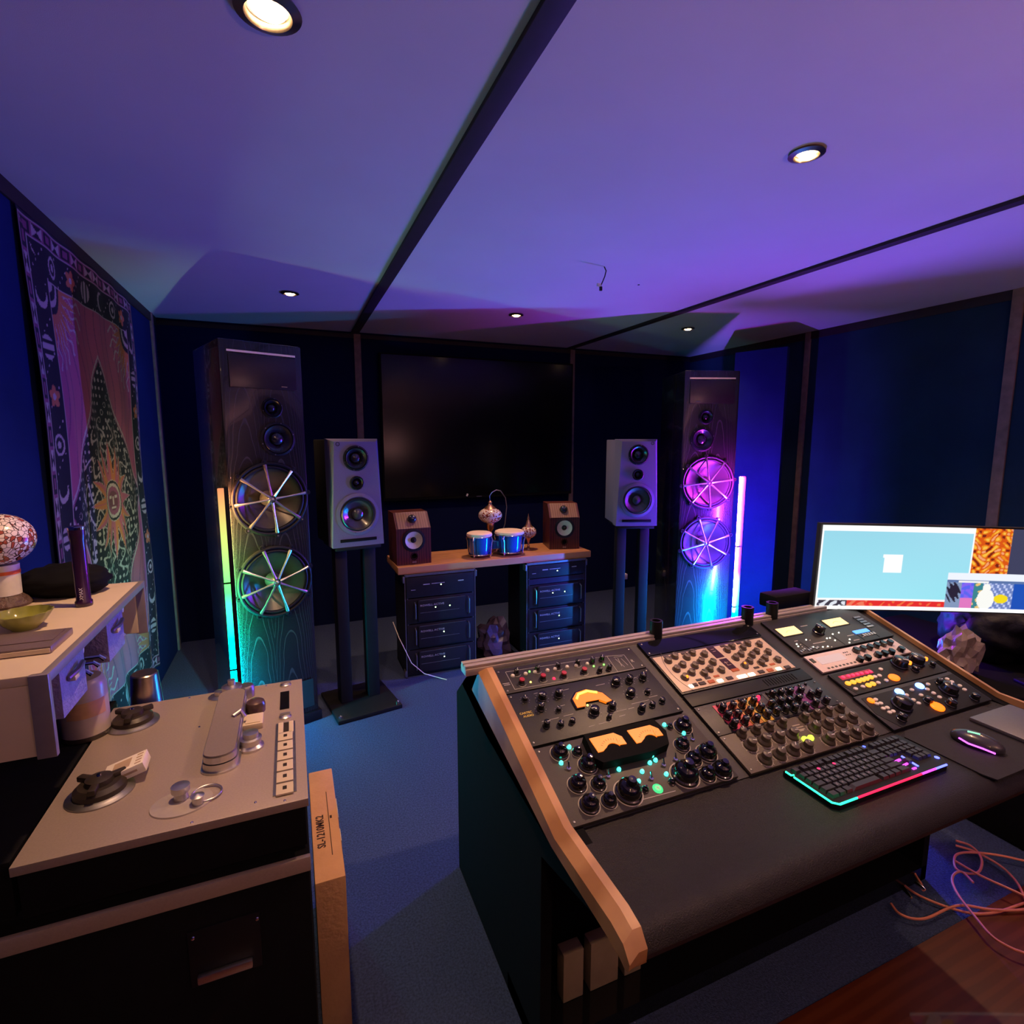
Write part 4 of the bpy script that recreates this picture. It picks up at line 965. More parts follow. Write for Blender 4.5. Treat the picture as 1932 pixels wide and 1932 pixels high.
# bay one, bottom: twin meter unit with domed knobs
u = unit('large grey unit with twin amber meters and glossy black domed knobs', .516, .984, -.002, .208, M_p3)
DOME = MB().lathe([(1.0, 0), (1.0, .12), (.90, .16), (.92, .30), (.84, .48), (.62, .62), (.40, .68), (.36, .72), (.40, .86), (.30, .98), (.0001, 1.)], 32, 0)
DOME = DOME.mesh('knob', M_bake)
SKIRT = MB().lathe([(1.0, 0), (1.0, .5), (.93, .5)], 40, 0, None, False)
for k in range(16):
    a_ = k/16*2*PI; SKIRT.box((math.cos(a_)*.97, math.sin(a_)*.97, .6), (.03, .03, .5), 0)
SKIRT = SKIRT.mesh('scale_ring', mat('ring_print', (.42, .38, .33), .5, noise=(60, .05)))
for a in T_K:
    k = put_knob(u, a[0], a[1], a[2]*.86, a[2]*1.35, DOME)
    inst('scale_ring', SKIRT, u, L(u, a[0], a[1], .0036), (0, 0, 0), (a[2]*.98, a[2]*.98, .0015))
for a in T_KS: put_knob(u, a[0], a[1], .009, .014, DOME)
for a in T_LED: put('lamp', L_teal, u, a[0], a[1], .0052, .007)
o = put('power_disc', disc_mesh('power_disc', led('led_mint', (.06, .9, .30), 1.0)), u, T_DISC[0][0], T_DISC[0][1], .013, .003)
inst('star_mark', MB().box((0, 0, 0), (1.5, .18, .3)).box((0, 0, 0), (.18, 1.5, .3)).mesh('star_mark', M_white), o, (0, 0, 1.1), (0, 0, .6), (.6, .6, .4))
for a in T_TOG:
    p = Vector(L(u, a[0], a[1])); o = MB().lathe([(.0055, 0), (.0055, .004), (.003, .005)], 12, 0, T(*p))
    o.tube([p+Vector((0, 0, .004)), p+Vector((0, .008, .016))], .0022, 8); o.obj('toggle_switch', M_chrome, u)
hs = MB(); hp_ = [(a-u['u0'], b-u['v0']) for a, b in ((.648, .196), (.858, .192), (.868, .150), (.850, .112), (.79, .104), (.655, .108), (.640, .125))]
hs.prism(hp_, .0035, .030, 0); hs = hs.obj('meter_housing', M_black2, u)
for Q in (T_M1, T_M2):
    P = [Vector((a-u['u0'], b-u['v0'], 0)) for a, b in Q]
    x0, x1 = P[0].x, P[1].x; y0, y1 = P[3].y, P[0].y; w_ = x1-x0
    pl = [(x0, y1), (x1-.006, y1), (x1+.010, y1-.016), (x1+.010, y0+.004), (x1-.012, y0+.006)]
    cx_ = x0+w_*.62
    for k in range(7):
        a_ = .35+2.1*k/6; pl.append((cx_+math.cos(a_)*.020, y0-.004+math.sin(a_)*.020))
    pl += [(x0+.016, y0), (x0+.002, y0)]
    m_ = MB().prism(pl, .030, .032).obj('amber_meter', M_amber, hs)
    s_ = MB()
    for k in range(9):
        a_ = 2.45-1.7*k/8; s_.box((0, 0, 0), (.005, .0008, .0004), 0, T(cx_+math.cos(a_)*.034, y0-.006+math.sin(a_)*.034, .0323) @ Matrix.Rotation(a_, 4, 'Z'))
    s_.obj('meter_scale', M_dkrub, m_)
lines(u, [((.71, .012), (.80, .009))], .0015); screws(u, .468, .21, ins=.012)

# bay two
u = unit('blank glossy panel at the top of the middle bay', 1.022, 1.502, .442, .506, M_gloss, 'blank_panel', cat='rack panel')
screws(u, .48, .064)
u = unit('cream two-channel unit covered with dark grey knobs and small lit buttons', 1.022, 1.502, .270, .438, M_bed)
M_crm2 = mat('cream_panel', (.62, .48, .36), .45, noise=(60, .04))
q = MB(); q.span(.004, .462, .006, .158, .0035, .006, bev=.001); q.obj('cream_face', M_crm2, u)
lines(u, arc(u, 1.20, .355, .157, 2.55, 3.7, 14), .0016, M_dkrub, 'curved_line', .0062)
KG = MB().lathe([(1.0, 0), (1.0, .1), (.80, .2), (.74, .9), (.0001, 1.)], 20, 0).box((0, .4, 1.0), (.12, .7, .1), 1).mesh('knob', [mat('taupe_knob', (.13, .10, .075), .4, noise=(60, .1)), M_dkrub])
for a in S_K: put_knob(u, a[0], a[1], .0135, .014, KG, z=.006)
BOX1 = MB().box((0, 0, .5), (1, 1, 1)).mesh('button', mat('dark_button', (.05, .035, .03), .4, noise=(60, .1)))
BOXR = MB().box((0, 0, .5), (1, 1, 1)).mesh('button', mat('rust_button', (.25, .05, .02), .4, emit=(1, .18, .03), es=.25))
BOXL = MB().box((0, 0, .5), (1, 1, 1)).mesh('button', led('lit_button', (1., .88, .70), 3.5))
BOXT = MB().box((0, 0, .5), (1, 1, 1)).mesh('button', led('lit_mint_button', (.62, 1., .72), 2.2))
for k, a in enumerate(S_B):
    me = {3: BOXT, 5: BOXL, 6: BOXL, 9: BOXT, 11: BOXL, 2: BOXR, 8: BOXR}.get(k, BOX1)
    wd = .034 if k == 5 else .019 if k in (3, 9) else .012 if k == 11 else .022
    inst('button', me, u, L(u, a[0], a[1]-.006, .006), (0, 0, 0), (wd, .011, .003))
for k in range(4):
    for bx in (1.075, 1.307):
        inst('button', BOX1, u, L(u, bx+.034*k*1.02, .421, .006), (0, 0, 0), (.020, .008, .002))
        if k < 3: inst('button', BOXR if k == 2 else BOX1, u, L(u, bx+.037+.034*k, .306, .006), (0, 0, 0), (.020, .007, .002))
q = MB(); D = S_D
q.prism([(a-u['u0'], b-u['v0']) for a, b in (D[0], D[1], D[2], D[3])], .006, .0075); q.prism([(a-u['u0'], b-u['v0']) for a, b in (D[4], D[5], D[6], D[7])], .006, .0075)
o = q.obj('display_strip', mat('brown_display', (.04, .015, .012), .3, noise=(60, .1)), u)
lines(u, [((1.250, .415), (1.263, .415)), ((1.25, .405), (1.262, .405)), ((1.25, .35), (1.265, .35)), ((1.252, .338), (1.268, .338)), ((1.255, .355), (1.255, .34))], .0016, M_crm2, 'display_mark', .0078)
inst('button', BOXR, u, L(u, 1.262, .314, .006), (0, 0, 0), (.028, .010, .003))
for x, y in ((1.306, .322), (1.073, .318)): put('lamp', L_ora, u, x, y, .0045, .006, z=.016)
u = unit('thin black vented strip between the cream unit and the coloured modules', 1.022, 1.502, .222, .266, M_black, 'vent_panel', cat='rack panel')
q = MB()
for k in range(12): q.box((.30+.011*k, .022, .0036), (.004, .026, .0006))
q.obj('vent_slots', M_black2, u)
u = unit('frame of small modules in pink, orange, yellow, grey and purple with tall black knobs', 1.022, 1.502, .114, .218, M_bed)
cols = [('pink_module', (.62, .06, .13), 1.078, 1.112), ('salmon_module', (.62, .17, .12), 1.112, 1.150), ('orange_module', (.62, .28, .08), 1.150, 1.190), ('yellow_module', (.66, .42, .06), 1.190, 1.230), ('grey_module', (.06, .06, .065), 1.230, 1.268), ('grey_module', (.05, .055, .06), 1.268, 1.302), ('grey_module', (.05, .055, .06), 1.302, 1.338), ('violet_grey_module', (.09, .07, .10), 1.338, 1.376), ('purple_module', (.20, .05, .22), 1.376, 1.412), ('violet_grey_module', (.08, .06, .10), 1.412, 1.455)]
for k, (nm, cc, a, b) in enumerate(cols):
    MB().span(a-1.022+.001, b-1.022-.001, .004, .094, .0035, .0055, bev=.001).obj('module', mat(nm, cc, .45, noise=(60, .1)), u, label=None) if False else MB().span(a-1.022+.001, b-1.022-.001, .004, .094, .0035, .0055, bev=.001).obj('module', mat(nm, cc, .45, noise=(60, .1)), u)
KT = knob_mesh('knob', 1, 1, M_kb, M_white, n=14)
for a in R_K: put_knob(u, a[0], a[1], .0115, .024, KT, z=.0055)
for k in range(14): put_knob(u, 1.095+.027*k, .204, .005, .009, KT, z=.0036)
put('lamp', L_red, u, 1.232, .190, .006, .012, z=.012)
screws(u, .48, .104)
u = unit('grey-beige unit with three rows of matching grey knobs beside the keyboard', 1.022, 1.502, -.006, .112, mat('greige_panel', (.095, .075, .056), .5, noise=(60, .05), bump=(500, .1)))
M_gk = mat('greige_knob', (.085, .066, .048), .42, noise=(60, .08))
GK = MB().lathe([(1, 0), (.98, .2), (.70, .45), (.66, .95), (.56, 1.), (.0001, 1.)], 24, 0).box((0, .3, 1.0), (.10, .6, .05), 1).mesh('knob', [M_gk, M_white])
GS = MB()
for k in range(10):
    a_ = -PI/2+.6+(2*PI-1.2)*k/9; GS.box((0, 0, 0), (.22, .06, .2), 0, T(math.cos(a_)*1.08, math.sin(a_)*1.08, .1) @ Matrix.Rotation(a_, 4, 'Z'))
GS.torus((0, 0, 0), 1.0, .035, 0, None, 32, 4)
GS = GS.mesh('scale_ring', mat('pale_print', (.40, .35, .29), .6, noise=(60, .05)))
for k, a in enumerate(G_K):
    r = .014 if k < 8 else .0175
    put_knob(u, a[0], a[1], r, .024, GK)
    if k >= 8: inst('scale_ring', GS, u, L(u, a[0], a[1], .0036), (0, 0, 0), (.0205, .0205, .003))
for a in G_L: put('lamp', L_lime, u, a[0], a[1]+.004, .0085, .008)
lines(u, [((1.262, .086), (1.29, .085)), ((1.255, .078), (1.295, .077)), ((1.27, .070), (1.292, .069)), ((1.27, .066), (1.285, .066))], .003, MATS['pale_print'])
screws(u, .48, .118)

# bay three
u = unit('monitor controller with two glowing cream meters and a blue display, top of right bay', 1.562, 2.042, .322, .505, M_p2)
M_vu = mat('cream_backlit_meter', (.9, .75, .4), .4, emit=(1., .66, .26), es=1.05)
for k in (0, 4):
    Q = V_M[k:k+4]; x0 = Q[0][0]-u['u0']; x1 = Q[1][0]-u['u0']; y0 = Q[3][1]-u['v0']; y1 = Q[0][1]-u['v0']
    MB().span(x0-.004, x1+.004, y0-.004, y1+.004, .0035, .005).obj('bezel', M_black, u)
    m_ = MB().span(x0, x1, y0, y1, .005, .0065).obj('meter', M_vu, u)
    s_ = MB()
    for j in range(7):
        a_ = 2.3-1.45*j/6; s_.box((0, 0, 0), (.004, .0008, .0004), 0, T((x0+x1)/2+math.cos(a_)*.026, y0-.004+math.sin(a_)*.026, .0067) @ Matrix.Rotation(a_, 4, 'Z'))
    s_.obj('meter_scale', M_dkrub, m_)
put_knob(u, V_K[0][0], V_K[0][1], .021, .028, KN, .4)
MB().span(V_D[0][0]-u['u0'], V_D[1][0]-u['u0'], V_D[3][1]-u['v0'], V_D[0][1]-u['v0'], .0035, .0065).obj('blue_display', led('display_blue', (.08, .30, 1.), 2.2), u)
for a in V_L: put('lamp', L_wht, u, a[0], a[1], .0026, .003)
for a in V_L[:6]: put('button', BTW, u, a[0]+.012, a[1]-.006, .0022, .003)
sg = [(V_S[k], V_S[k+1]) for k in (0, 2, 4, 6)]
lines(u, sg, .003, M_black2, 'module_gap')
lines(u, [((1.70, .448), (1.735, .448)), ((1.60, .385), (1.615, .385)), ((1.84, .362), (1.875, .362)), ((1.90, .345), (1.95, .345)), ((1.66, .358), (1.72, .358)), ((1.84, .336), (1.87, .336))], .003)
q = MB()
for k in range(5): q.span(.415+.0, .45, .115-.014*k, .124-.014*k, .0035, .006)
for k in range(5): q.span(.345+.014*k, .355+.014*k, .022, .034, .0035, .006)
for k in range(8): q.span(.01+.012*k, .018+.012*k, .008+.004*(k % 3), .016+.004*(k % 3), .0035, .006)
q.obj('key_rows', M_steel, u)
u = unit('white unit with a pink display and two rows of black knobs', 1.562, 2.010, .234, .312, mat('white_panel', (.72, .60, .56), .45, noise=(60, .03)))
W = W_D; MB().span(W[0][0]-u['u0'], W[1][0]-u['u0'], .030, .062, .0035, .0055).obj('pink_display', led('display_pink', (1., .60, .55), .75), u)
KH = MB().lathe([(1, 0), (.95, .9), (.85, 1.), (.0001, 1.)], 6, 0).mesh('knob', M_kb)
for a in W_K: put_knob(u, a[0], a[1], .0125, .016, KH)
q = MB(); q.span(.006, .020, .044, .062, .0035, .006); q.obj('power_switch', M_dkrub, u)
q = MB()
for k in range(8): q.span(.035+.018*k, .044+.018*k, .008, .014, .0035, .0045)
for k in range(6): q.span(.168+.009*(k % 3), .172+.009*(k % 3), .045+.012*(k//3), .049+.012*(k//3), .0035, .0045)
q.obj('small_marks', M_dkrub, u)
u = unit('black unit with rows of red and yellow lit buttons and two big knobs', 1.570, 2.040, .128, .222, M_bed)
MB().prism([(.02, .0), (.445, .0), (.465, .04), (.465, .09), (.005, .09), (.0, .05)], .0035, .0045).obj('curved_face', M_black, u)
def pill(nm, m): return MB().lathe([(1, 0), (1, .6), (.8, 1), (.0001, 1)], 16, 0, Matrix.Diagonal((1, .72, 1, 1))).mesh(nm, m)
PY = pill('button', led('pill_yellow', (1., .36, .03), 1.8)); PR = pill('button', led('pill_red', (1., .02, .10), 1.6)); PW = pill('button', M_btnw)
PO = pill('button', led('pill_orange', (1., .13, .004), 3.)); PBL = pill('button', led('pill_blue', (.12, .30, 1.), 7.))
MB().span(1.595-1.57, 1.745-1.57, .060, .078, .0045, .0052).obj('display_window', mat('red_window', (.10, .002, .01), .3, emit=(1, 0, .06), es=.35), u)
for a in D_RED: inst('button', PR, u, L(u, a[0], a[1]+.001, .0052), (0, 0, 0), (.0075, .008, .003))
for a in D_YEL: inst('button', PY, u, L(u, a[0], a[1]+.001, .0045), (0, 0, 0), (.0105, .0115, .005))
for a in D_W: inst('button', PW, u, L(u, a[0], a[1], .0045), (0, 0, 0), (.008, .009, .004))
inst('button', PO, u, L(u, 1.793, .152, .0045), (0, 0, 0), (.021, .021, .005))
for k, a in enumerate(D_K): put_knob(u, a[0], a[1], (.027, .027, .013, .010)[k], (.026, .026, .014, .014)[k], KN, z=.0045)
for x, y in ((1.899, .178), (1.985, .178)): put('lamp', L_ora, u, x, y, .007, .010, z=.020)
for x, y in ((1.882, .214), (1.955, .213)): put('lamp', L_blu, u, x, y, .003, .003, z=.0045)
u = unit('black unit with blue and orange lit buttons at the bottom of the right bay', 1.562, 2.042, -.008, .124, M_bed)
MB().prism([(.035, .0), (.47, .0), (.476, .12), (.02, .12), (.005, .06)], .0035, .0045).obj('curved_face', M_black, u)
inst('button', PO, u, L(u, E_O[0][0], E_O[0][1], .0045), (0, 0, 0), (.011, .014, .005))
inst('button', PO, u, L(u, E_O[1][0], E_O[1][1]+.006, .0045), (0, 0, 0), (.022, .026, .006))
for a in E_BL: inst('button', PBL, u, L(u, a[0], a[1], .0045), (0, 0, 0), (.015, .017, .006))
for a in E_W: inst('button', PW, u, L(u, a[0], a[1], .0045), (0, 0, 0), (.0078, .0085, .004))
for k, a in enumerate(E_K): put_knob(u, a[0], a[1], (.030, .028, .016, .012, .014, .014, .014)[k], (.026, .026, .018, .018, .018, .018, .016)[k], KN, z=.0045)
lines(u, [((1.78, -.001+.003), (1.80, .004)), ((1.715, .02), (1.75, .012))], .0015)

# cartons standing on the plinth under the desk
M_bgc = mat('beige_card', (.28, .21, .15), .8, noise=(20, .1))
for k, (x0, x1) in enumerate(((.622, .685), (.708, .800), (.822, .88))):
    tag(MB().span(x0, x1, 1.135, 1.175, .056, .205, bev=.003).obj('paper_carton', M_bgc), ['narrow beige carton on the plinth under the desk, leftmost of three', 'wide beige carton on the plinth under the desk, middle of three', 'beige carton under the desk, mostly hidden behind the maple trim tip'][k], 'carton', 'beige cartons under the desk')

# ------------------------------------------------------------------ keyboard
ZK = .7665
t = thing('computer_keyboard', 'black gaming keyboard with green, red and blue glowing edges on the padded desk front', 'keyboard', (1.32, .818, ZK), R(0))
KW, KD = .435, .142
MB().prism([(-KW/2+.012, -KD/2), (KW/2-.03, -KD/2), (KW/2, -KD/2+.03), (KW/2, KD/2), (-KW/2, KD/2), (-KW/2, -KD/2+.012)], 0, .014).obj('case', M_black, t)
E_g = led('glow_green', (.02, 1., .38), 3.); E_r = led('glow_red', (1., .01, .05), 3.); E_b = led('glow_blue', (.08, .10, 1.), 5.); E_m = led('glow_magenta', (.80, .05, .80), 3.)
def strip(pts, m, r=.0025): MB().tube([(x, y, z) for x, y, z in pts], r, 6).obj('glow_strip', m, t)
hh = .0145
strip([(-KW/2+.001, KD/2-.006, hh), (-KW/2+.001, KD/2-.022, hh), (-KW/2+.008, KD/2-.024, hh)], E_g); strip([(-KW/2+.001, KD/2-.030, hh), (-KW/2+.001, -KD/2+.012, hh), (-KW/2+.012, -KD/2+.001, hh), (-KW/2+.070, -KD/2+.001, hh)], E_g)
strip([(-KW/2+.074, -KD/2+.001, hh), (KW/2-.13, -KD/2+.001, hh)], E_r); strip([(KW/2-.13, -KD/2+.001, hh), (KW/2-.075, -KD/2+.001, hh)], E_m); strip([(KW/2-.075, -KD/2+.001, hh), (KW/2-.03, -KD/2+.001, hh)], E_b)
strip([(KW/2-.105, -KD/2+.024, hh), (KW/2-.098, -KD/2+.068, hh)], E_b, .003)
strip([(KW/2-.145, -KD/2+.058, hh), (KW/2-.118, -KD/2+.060, hh)], E_m, .0035); strip([(KW/2-.140, -KD/2+.040, hh), (KW/2-.118, -KD/2+.042, hh)], E_m, .003); strip([(KW/2-.13, -KD/2+.022, hh), (KW/2-.118, -KD/2+.022, hh)], E_m, .003)
MB().ell((KW/2-.018, -KD/2+.030, hh), (.006, .006, .002), 0).obj('glow_strip', E_b, t)
M_key = mat('key_plastic', (.035, .033, .036), .45, noise=(60, .1))
KEY = MB().add([(-.5, -.5, 0), (.5, -.5, 0), (.5, .5, 0), (-.5, .5, 0), (-.40, -.38, 1), (.40, -.38, 1), (.40, .42, 1), (-.40, .42, 1)], [(0, 3, 2, 1), (4, 5, 6, 7), (0, 1, 5, 4), (1, 2, 6, 5), (2, 3, 7, 6), (3, 0, 4, 7)]).mesh('key', M_key)
rows = [('E', 13), ('1', 14), ('Q', 14), ('A', 13), ('Z', 12), ('s', 8)]
letters = ['', '1234567890-=', 'QWERTYUIOP[]', 'ASDFGHJKL', 'ZXCVBNM', '']
px_, py_ = .0190, .0188; nk = 0; legs = []
def key(x0, wd, row, dd=.0168):
    global nk; nk += 1
    inst('key', KEY, t, (-KW/2+.014+x0+wd/2, KD/2-.016-row*py_-(.004 if row else 0), .014), (0, 0, 0), (wd-.0016, dd, .008))
for k in range(13): key(px_*k+(0 if k == 0 else .008+.006*((k-1)//4)), px_, 0)
for k in range(14): key(px_*k, px_ if k < 13 else px_*1.9, 1)
for k in range(14): key(0 if k == 0 else px_*(k+.45), px_*1.45 if k == 0 else (px_ if k < 13 else px_*1.45), 2)
for k in range(13): key(0 if k == 0 else px_*(k+.7), px_*1.7 if k == 0 else (px_ if k < 12 else px_*2.2), 3)
for k in range(12): key(0 if k == 0 else px_*(k+1.2), px_*2.2 if k == 0 else (px_ if k < 11 else px_*2.7), 4)
x = 0
for wd in (1.3, 1.2, 1.2, 5.6, 1.2, 1.2, 1.2, 1.9): key(x, px_*wd, 5); x += px_*wd
for r_ in range(5):
    for k in range(3):
        if r_ in (0, 1, 2): key(px_*15.1+px_*.0+px_*k*.9, px_*.9, r_)
        elif r_ == 4 and k == 1: key(px_*15.1+px_*k*.9, px_*.9, r_)
for r_ in range(0, 5):
    for k in range(3): key(px_*18.0+px_*k*.93, px_*.93, r_)
lg = []
for r_, s_ in enumerate(letters):
    off = {1: 1.0, 2: 1.45, 3: 1.7, 4: 2.2}.get(r_, 0)
    for k, ch in enumerate(s_): lg.append((ch, -KW/2+.014+px_*(k+off)+.006, KD/2-.016-r_*py_-.004-.002))
vs = []; fs = []
for ch, x, y in lg:
    me = text_mesh(ch, .008, .0001); o_ = len(vs)
    vs += [(v.co.x+x, v.co.y+y, v.co.z+.0222) for v in me.vertices]; fs += [tuple(i+o_ for i in p.vertices) for p in me.polygons]; bpy.data.meshes.remove(me)
me = bpy.data.meshes.new('key_legends'); me.from_pydata(vs, [], fs); me.materials.append(mat('legend_print', (.5, .48, .50), .5, noise=(60, .02))); inst('key_legends', me, t)
MB().ell((-.14, KD/2-.036, .0225), (.004, .004, .001), 0).obj('key_light', led('tiny_red', (1, .02, .12), 2.), t)
MB().ell((-.085, KD/2-.036, .0225), (.004, .004, .001), 0).obj('key_light', MATS['tiny_red'], t)
MB().ell((.06, KD/2-.014, .0225), (.004, .004, .001), 0).obj('key_light', led('tiny_blue', (.05, .08, 1), 5.), t)

# mouse mat, mouse, tablet
t = tag(MB().prism([(1.575, .672), (1.98, .672), (1.98, .905), (1.60, .905), (1.566, .885), (1.566, .70)], .7662, .7695).obj('mouse_mat', mat('mat_cloth', (.022, .020, .022), .85, noise=(60, .1), bump=(700, .2))), 'black cloth mouse mat at the right of the keyboard', 'mouse mat')
t = thing('computer_mouse', 'black computer mouse with a pink and violet light line on the mouse mat', 'mouse', (1.705, .782, .7697), R(12))
m_ = MB(); m_.ell((0, 0, .010), (.033, .060, .026), 0, 28, 14); vv = [(x, y, max(0, z)) for x, y, z in m_.v]; m_.v = vv
m_.obj('body', mat('mouse_shell', (.045, .042, .045), .3, noise=(60, .1), coat=.3), t)
MB().tube([(-.024, -.045, .006), (-.034, -.020, .012), (-.035, .01, .012), (-.030, .032, .016)], .0022, 8).obj('light_line', led('glow_pink_violet', (.65, .08, .85), 4.), t)
MB().tube([(-.010, .020, .0345), (-.006, -.006, .0365)], .0025, 8).obj('scroll_wheel', led('wheel_mint', (.35, 1., .6), 1.2), t)
tag(MB().span(1.835, 2.045, .69, .868, .7695, .782, bev=.004).obj('closed_tablet', mat('dark_grey_metal', (.17, .17, .175), .45, .5, noise=(200, .04))), 'flat dark grey closed tablet at the right end of the desk', 'tablet')

# ------------------------------------------------------------------ ultrawide monitor
t = thing('computer_monitor', 'brightly lit ultrawide computer monitor cut by the right edge of the photo', 'monitor', (2.89, 1.01, .56), -R(22.45))
TL = Matrix.Rotation(R(1.6), 4, 'Y')
OX, OZ = -1.096, .383                 # left lower corner of the panel in the stand's frame
def scr_col(s, tt):
    x = s*1.19; y = tt*.335         # metres from the lower left corner
    def rgb(r, g, b): return S(r, g, b)
    nz = math.sin(x*160+3*math.sin(y*90))+math.sin(y*210+4*math.sin(x*60)); 
    if y < .014: return (1.2, 1.2, 1.2)
    if .525 < x and y < .157:
        if y > .128: return rgb(235, 240, 250)
        if y > .118: return rgb(90, 115, 165) if not (.57 < x < .69 and y < .124) else rgb(240, 240, 240)
        if x < .585:
            return rgb(40, 35, 55) if math.hypot((x-.555)/.025, (y-.08)/.035) < 1+.3*math.sin(x*300+y*200) else rgb(130, 150, 185)
        if x < .79:
            d = math.hypot((x-.685)/.034, (y-.052)/.042)
            if d < 1 or math.hypot((x-.685)/.016, (y-.098)/.018) < 1: return rgb(245, 245, 240)
            if math.hypot((x-.745)/.028, (y-.055)/.018) < 1: return rgb(240, 215, 30)
            if x < .632: return rgb(90+40*(nz > 0), 100, 235) if y > .055 else rgb(220, 120, 190)
            if x < .67: return rgb(60, 130, 140) if nz < .8 else rgb(230, 190, 120)
            return rgb(110, 130, 190) if (int(x*120)+int(y*90)) % 3 else rgb(190, 200, 240)
        return rgb(30, 80, 180)
    if x < .61:
        if y > .312: return (1, 1, 1)
        if x < .006 or x > .604: return (1, 1, 1)
        if y < .045:
            if y > .038: return (1, 1, 1)
            if x < .13: return rgb(60, 55, 70) if nz < .3 else rgb(220, 225, 235)
            if x < .21: return rgb(235, 120, 90) if nz > 0 else rgb(230, 60, 50)
            return rgb(225, 45, 45) if nz < 1.1 else rgb(235, 110, 60)
        if .255 < x < .335 and .152 < y < .222 and not (x < .262 and y < .21) : return (1, 1, 1)
        k = .5+.5*math.sin(x*5+1)*math.cos(y*9); k2 = y/.335
        return rgb(150+10*k, 226-14*k2+4*k, 238+6*k-8*k2)
    if x < .755:
        if nz > 1.2: return rgb(245, 190, 70)
        if nz > .2: return rgb(235, 140, 30)
        if nz > -.9: return rgb(215, 85, 20)
        return rgb(120, 35, 20) if math.sin(x*90+y*40) > 0 else rgb(240, 160, 110)
    if x < .99 and y > .1: return rgb(62, 64, 92)
    return rgb(100, 60, 50)
def scr_place(s, tt):
    x = s*1.19; return tuple(TL @ Vector((x, .035*(1-(2*s-1)**2)*.6, tt*.335)))
hd = MB(); n_ = 24; V = []; F = []
for k in range(n_+1):
    s_ = k/n_
    for zz, yy in ((-.006, .004), (.341, .004), (.341, .030), (-.006, .030)):
        p = TL @ Vector((s_*1.202-.006, .021*(1-(2*s_-1)**2)+yy, zz)); V.append(tuple(p))
for k in range(n_):
    for j in range(4): F.append((k*4+j, k*4+(j+1) % 4, (k+1)*4+(j+1) % 4, (k+1)*4+j))
F += [(0, 1, 2, 3), (n_*4, n_*4+1, n_*4+2, n_*4+3)]
hd.add(V, F); hd.obj('housing', mat('monitor_housing', (.03, .028, .03), .4, noise=(60, .1)), t, (OX, 0, OZ))
grid_paint('screen', 420, 130, scr_place, scr_col, attr_mat('screen_glow', .3, 1.06), t, (OX, 0, OZ))
st = MB(); st.tube([(-.5, .045, .53), (-.5, .085, .53), (-.3, .10, .53), (-.02, .10, .52), (0, .10, .50), (0, .10, .02)], .016, 16); st.span(-.10, .10, .0, .18, 0, .014, bev=.004); st.obj('stand', M_black, t)
# black box device on the rear rail
t = thing('small_black_device', 'black box-shaped device behind the rear rail, left of the lit monitor', 'device', (1.80, 1.49, .945))
MB().span(-.085, .115, -.02, .06, .0, .052, bev=.006).obj('case', M_black2, t)
# bags and chair at the right
crumple('plastic_bag', (2.735, 1.36, .655), (.085, .07, .105), mat('clear_bag_film', (.42, .34, .30), .22, trans=.1, noise=(8, .2), bump=(24, .5)), 'crumpled translucent plastic bag standing right of the desk', 'bag', 8)
tag(MB().span(2.58, 3.4, .80, 2.0, 0, .56, bev=.02).obj('equipment_case', M_black2), 'black case right of the desk carrying the monitor and two bags', 'case')
crumple('black_bag', (3.14, 1.42, .70), (.22, .22, .17), mat('black_nylon', (.006, .006, .009), .55, spec=.3, noise=(8, .2), bump=(24, .4)), 'big soft black bag under the lit computer monitor', 'bag', 5, .5, True)

# ------------------------------------------------------------------ pink cables on the floor
M_pink = mat('salmon_cable', (.72, .25, .16), .45, noise=(60, .05))
CAB_A=[(1.998, 1.169, 0.012), (1.97, 1.075, 0.012), (1.97, 1.013, 0.012), (2.011, 0.944, 0.012), (2.066, 0.895, 0.012), (2.151, 0.869, 0.012), (2.271, 0.855, 0.012), (2.41, 0.831, 0.012)]
CAB_B=[(1.837, 1.026, 0.018), (1.823, 0.993, 0.018), (1.841, 0.962, 0.018), (1.892, 0.943, 0.018), (2.001, 0.939, 0.018), (2.064, 0.925, 0.018), (2.128, 0.88, 0.018), (2.231, 0.838, 0.018), (2.372, 0.816, 0.018)]
CAB_C=[(2.339, 1.1, 0.024), (2.372, 1.051, 0.024), (2.378, 0.978, 0.024), (2.348, 0.917, 0.024), (2.292, 0.866, 0.024), (2.158, 0.768, 0.024)]
CAB_D=[(2.359, 1.111, 0.03), (2.382, 1.075, 0.03), (2.362, 1.033, 0.03), (2.316, 1.002, 0.03), (2.255, 0.984, 0.03), (2.213, 0.996, 0.03), (2.2, 1.023, 0.03), (2.234, 1.049, 0.03), (2.282, 1.066, 0.03), (2.341, 1.053, 0.03), (2.419, 1.007, 0.03), (2.48, 0.95, 0.03), (2.535, 0.884, 0.03)]
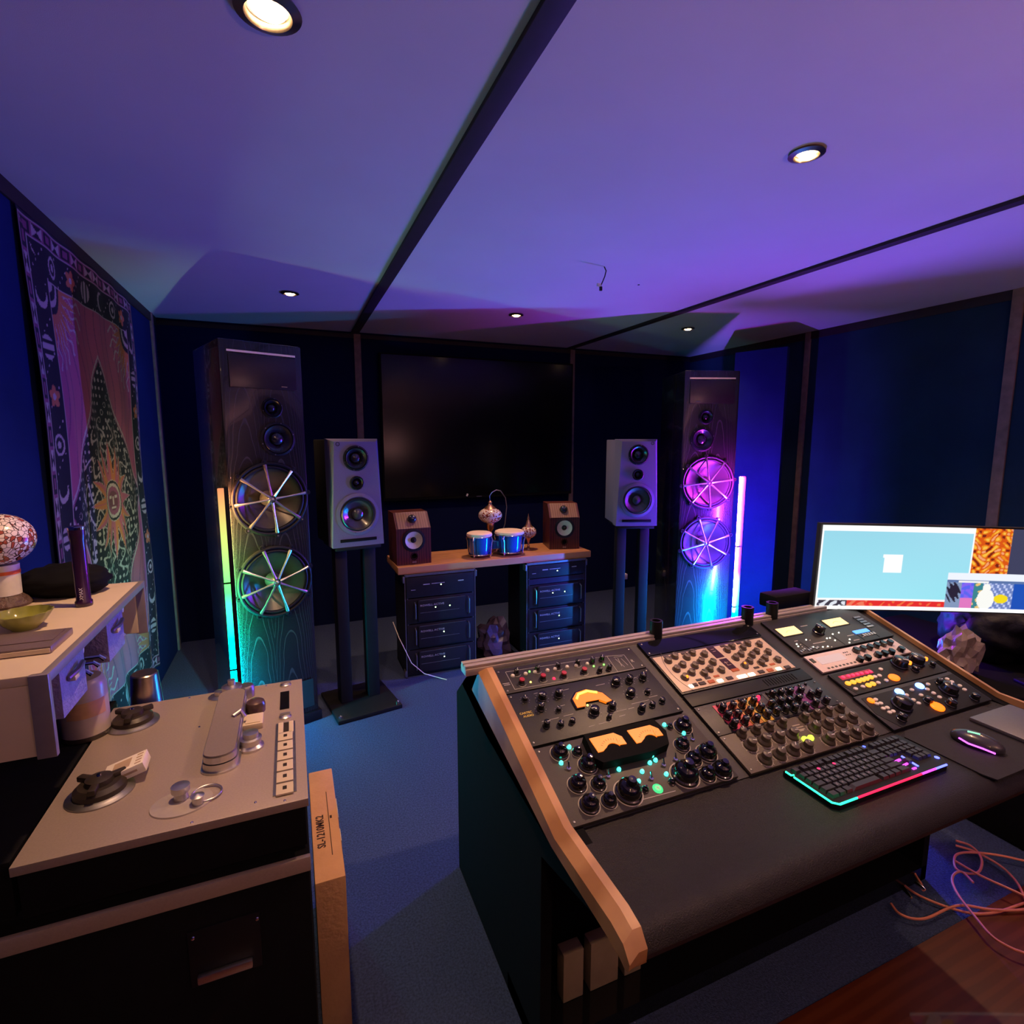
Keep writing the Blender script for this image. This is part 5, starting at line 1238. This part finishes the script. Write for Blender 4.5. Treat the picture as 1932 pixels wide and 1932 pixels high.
CAB_E=[(2.178, 0.96, 0.036), (2.195, 1.004, 0.036), (2.155, 1.008, 0.036), (2.109, 0.988, 0.036), (2.063, 0.942, 0.036), (2.021, 0.874, 0.036), (1.989, 0.815, 0.036), (1.992, 0.775, 0.036), (2.012, 0.742, 0.036), (2.062, 0.69, 0.036)]
CAB_F=[(2.068, 1.148, 0.042), (2.048, 1.098, 0.042), (2.01, 1.048, 0.042), (1.985, 1.015, 0.042), (1.969, 1.003, 0.042)]
CAB_G=[(2.214, 1.035, 0.048), (2.221, 0.961, 0.048), (2.244, 0.894, 0.048), (2.257, 0.853, 0.048), (2.273, 0.778, 0.048)]
CAB_P1=[(1.902, 1.033, 0.054), (1.884, 0.991, 0.054)]
CAB_P2=[(1.958, 1.022, 0.06), (1.955, 0.99, 0.06)]
def smooth(pts, n=5):
    P = [Vector(p) for p in pts]; P = [P[0]*2-P[1]]+P+[P[-1]*2-P[-2]]; out = []
    for i in range(1, len(P)-2):
        for k in range(n):
            s_ = k/n; a, b, c, d = P[i-1], P[i], P[i+1], P[i+2]
            out.append(.5*((2*b)+(c-a)*s_+(2*a-5*b+4*c-d)*s_*s_+(3*b-a-3*c+d)*s_**3))
    out.append(P[-2]); return out
for pts, lab in ((CAB_A, 'salmon cable running from under the desk along the carpet edge'), (CAB_B, 'salmon cable with a wavy free end on the carpet in front of the desk'), (CAB_C, 'salmon cable leaving the desk leg and curving down at the right edge'),
                 (CAB_D, 'salmon cable coiled into a loop beside the desk side panel'), (CAB_E, 'long salmon cable sweeping from the loop over the floorboards'), (CAB_F, 'short salmon cable hanging to a metal plug under the desk'), (CAB_G, 'straight salmon cable crossing behind the loop')):
    tag(MB().tube(smooth(pts), .0042, 8).obj('floor_cable', M_pink), lab, 'cable', 'salmon cables on the floor')
for a, b, lab in ((CAB_P1[0], CAB_P1[1], 'metal plug lying left under the desk'), (CAB_P2[0], CAB_P2[1], 'metal plug at the end of the short cable')):
    a, b = Vector(a), Vector(b); tag(MB().tube([a, a.lerp(b, .6), b], .007, 10, 0, None, [.007, .007, .004]).obj('audio_plug', M_chrome), lab, 'plug')
for o in list(bpy.data.objects):
    for k in ('u0', 'v0'):
        if k in o: del o[k]
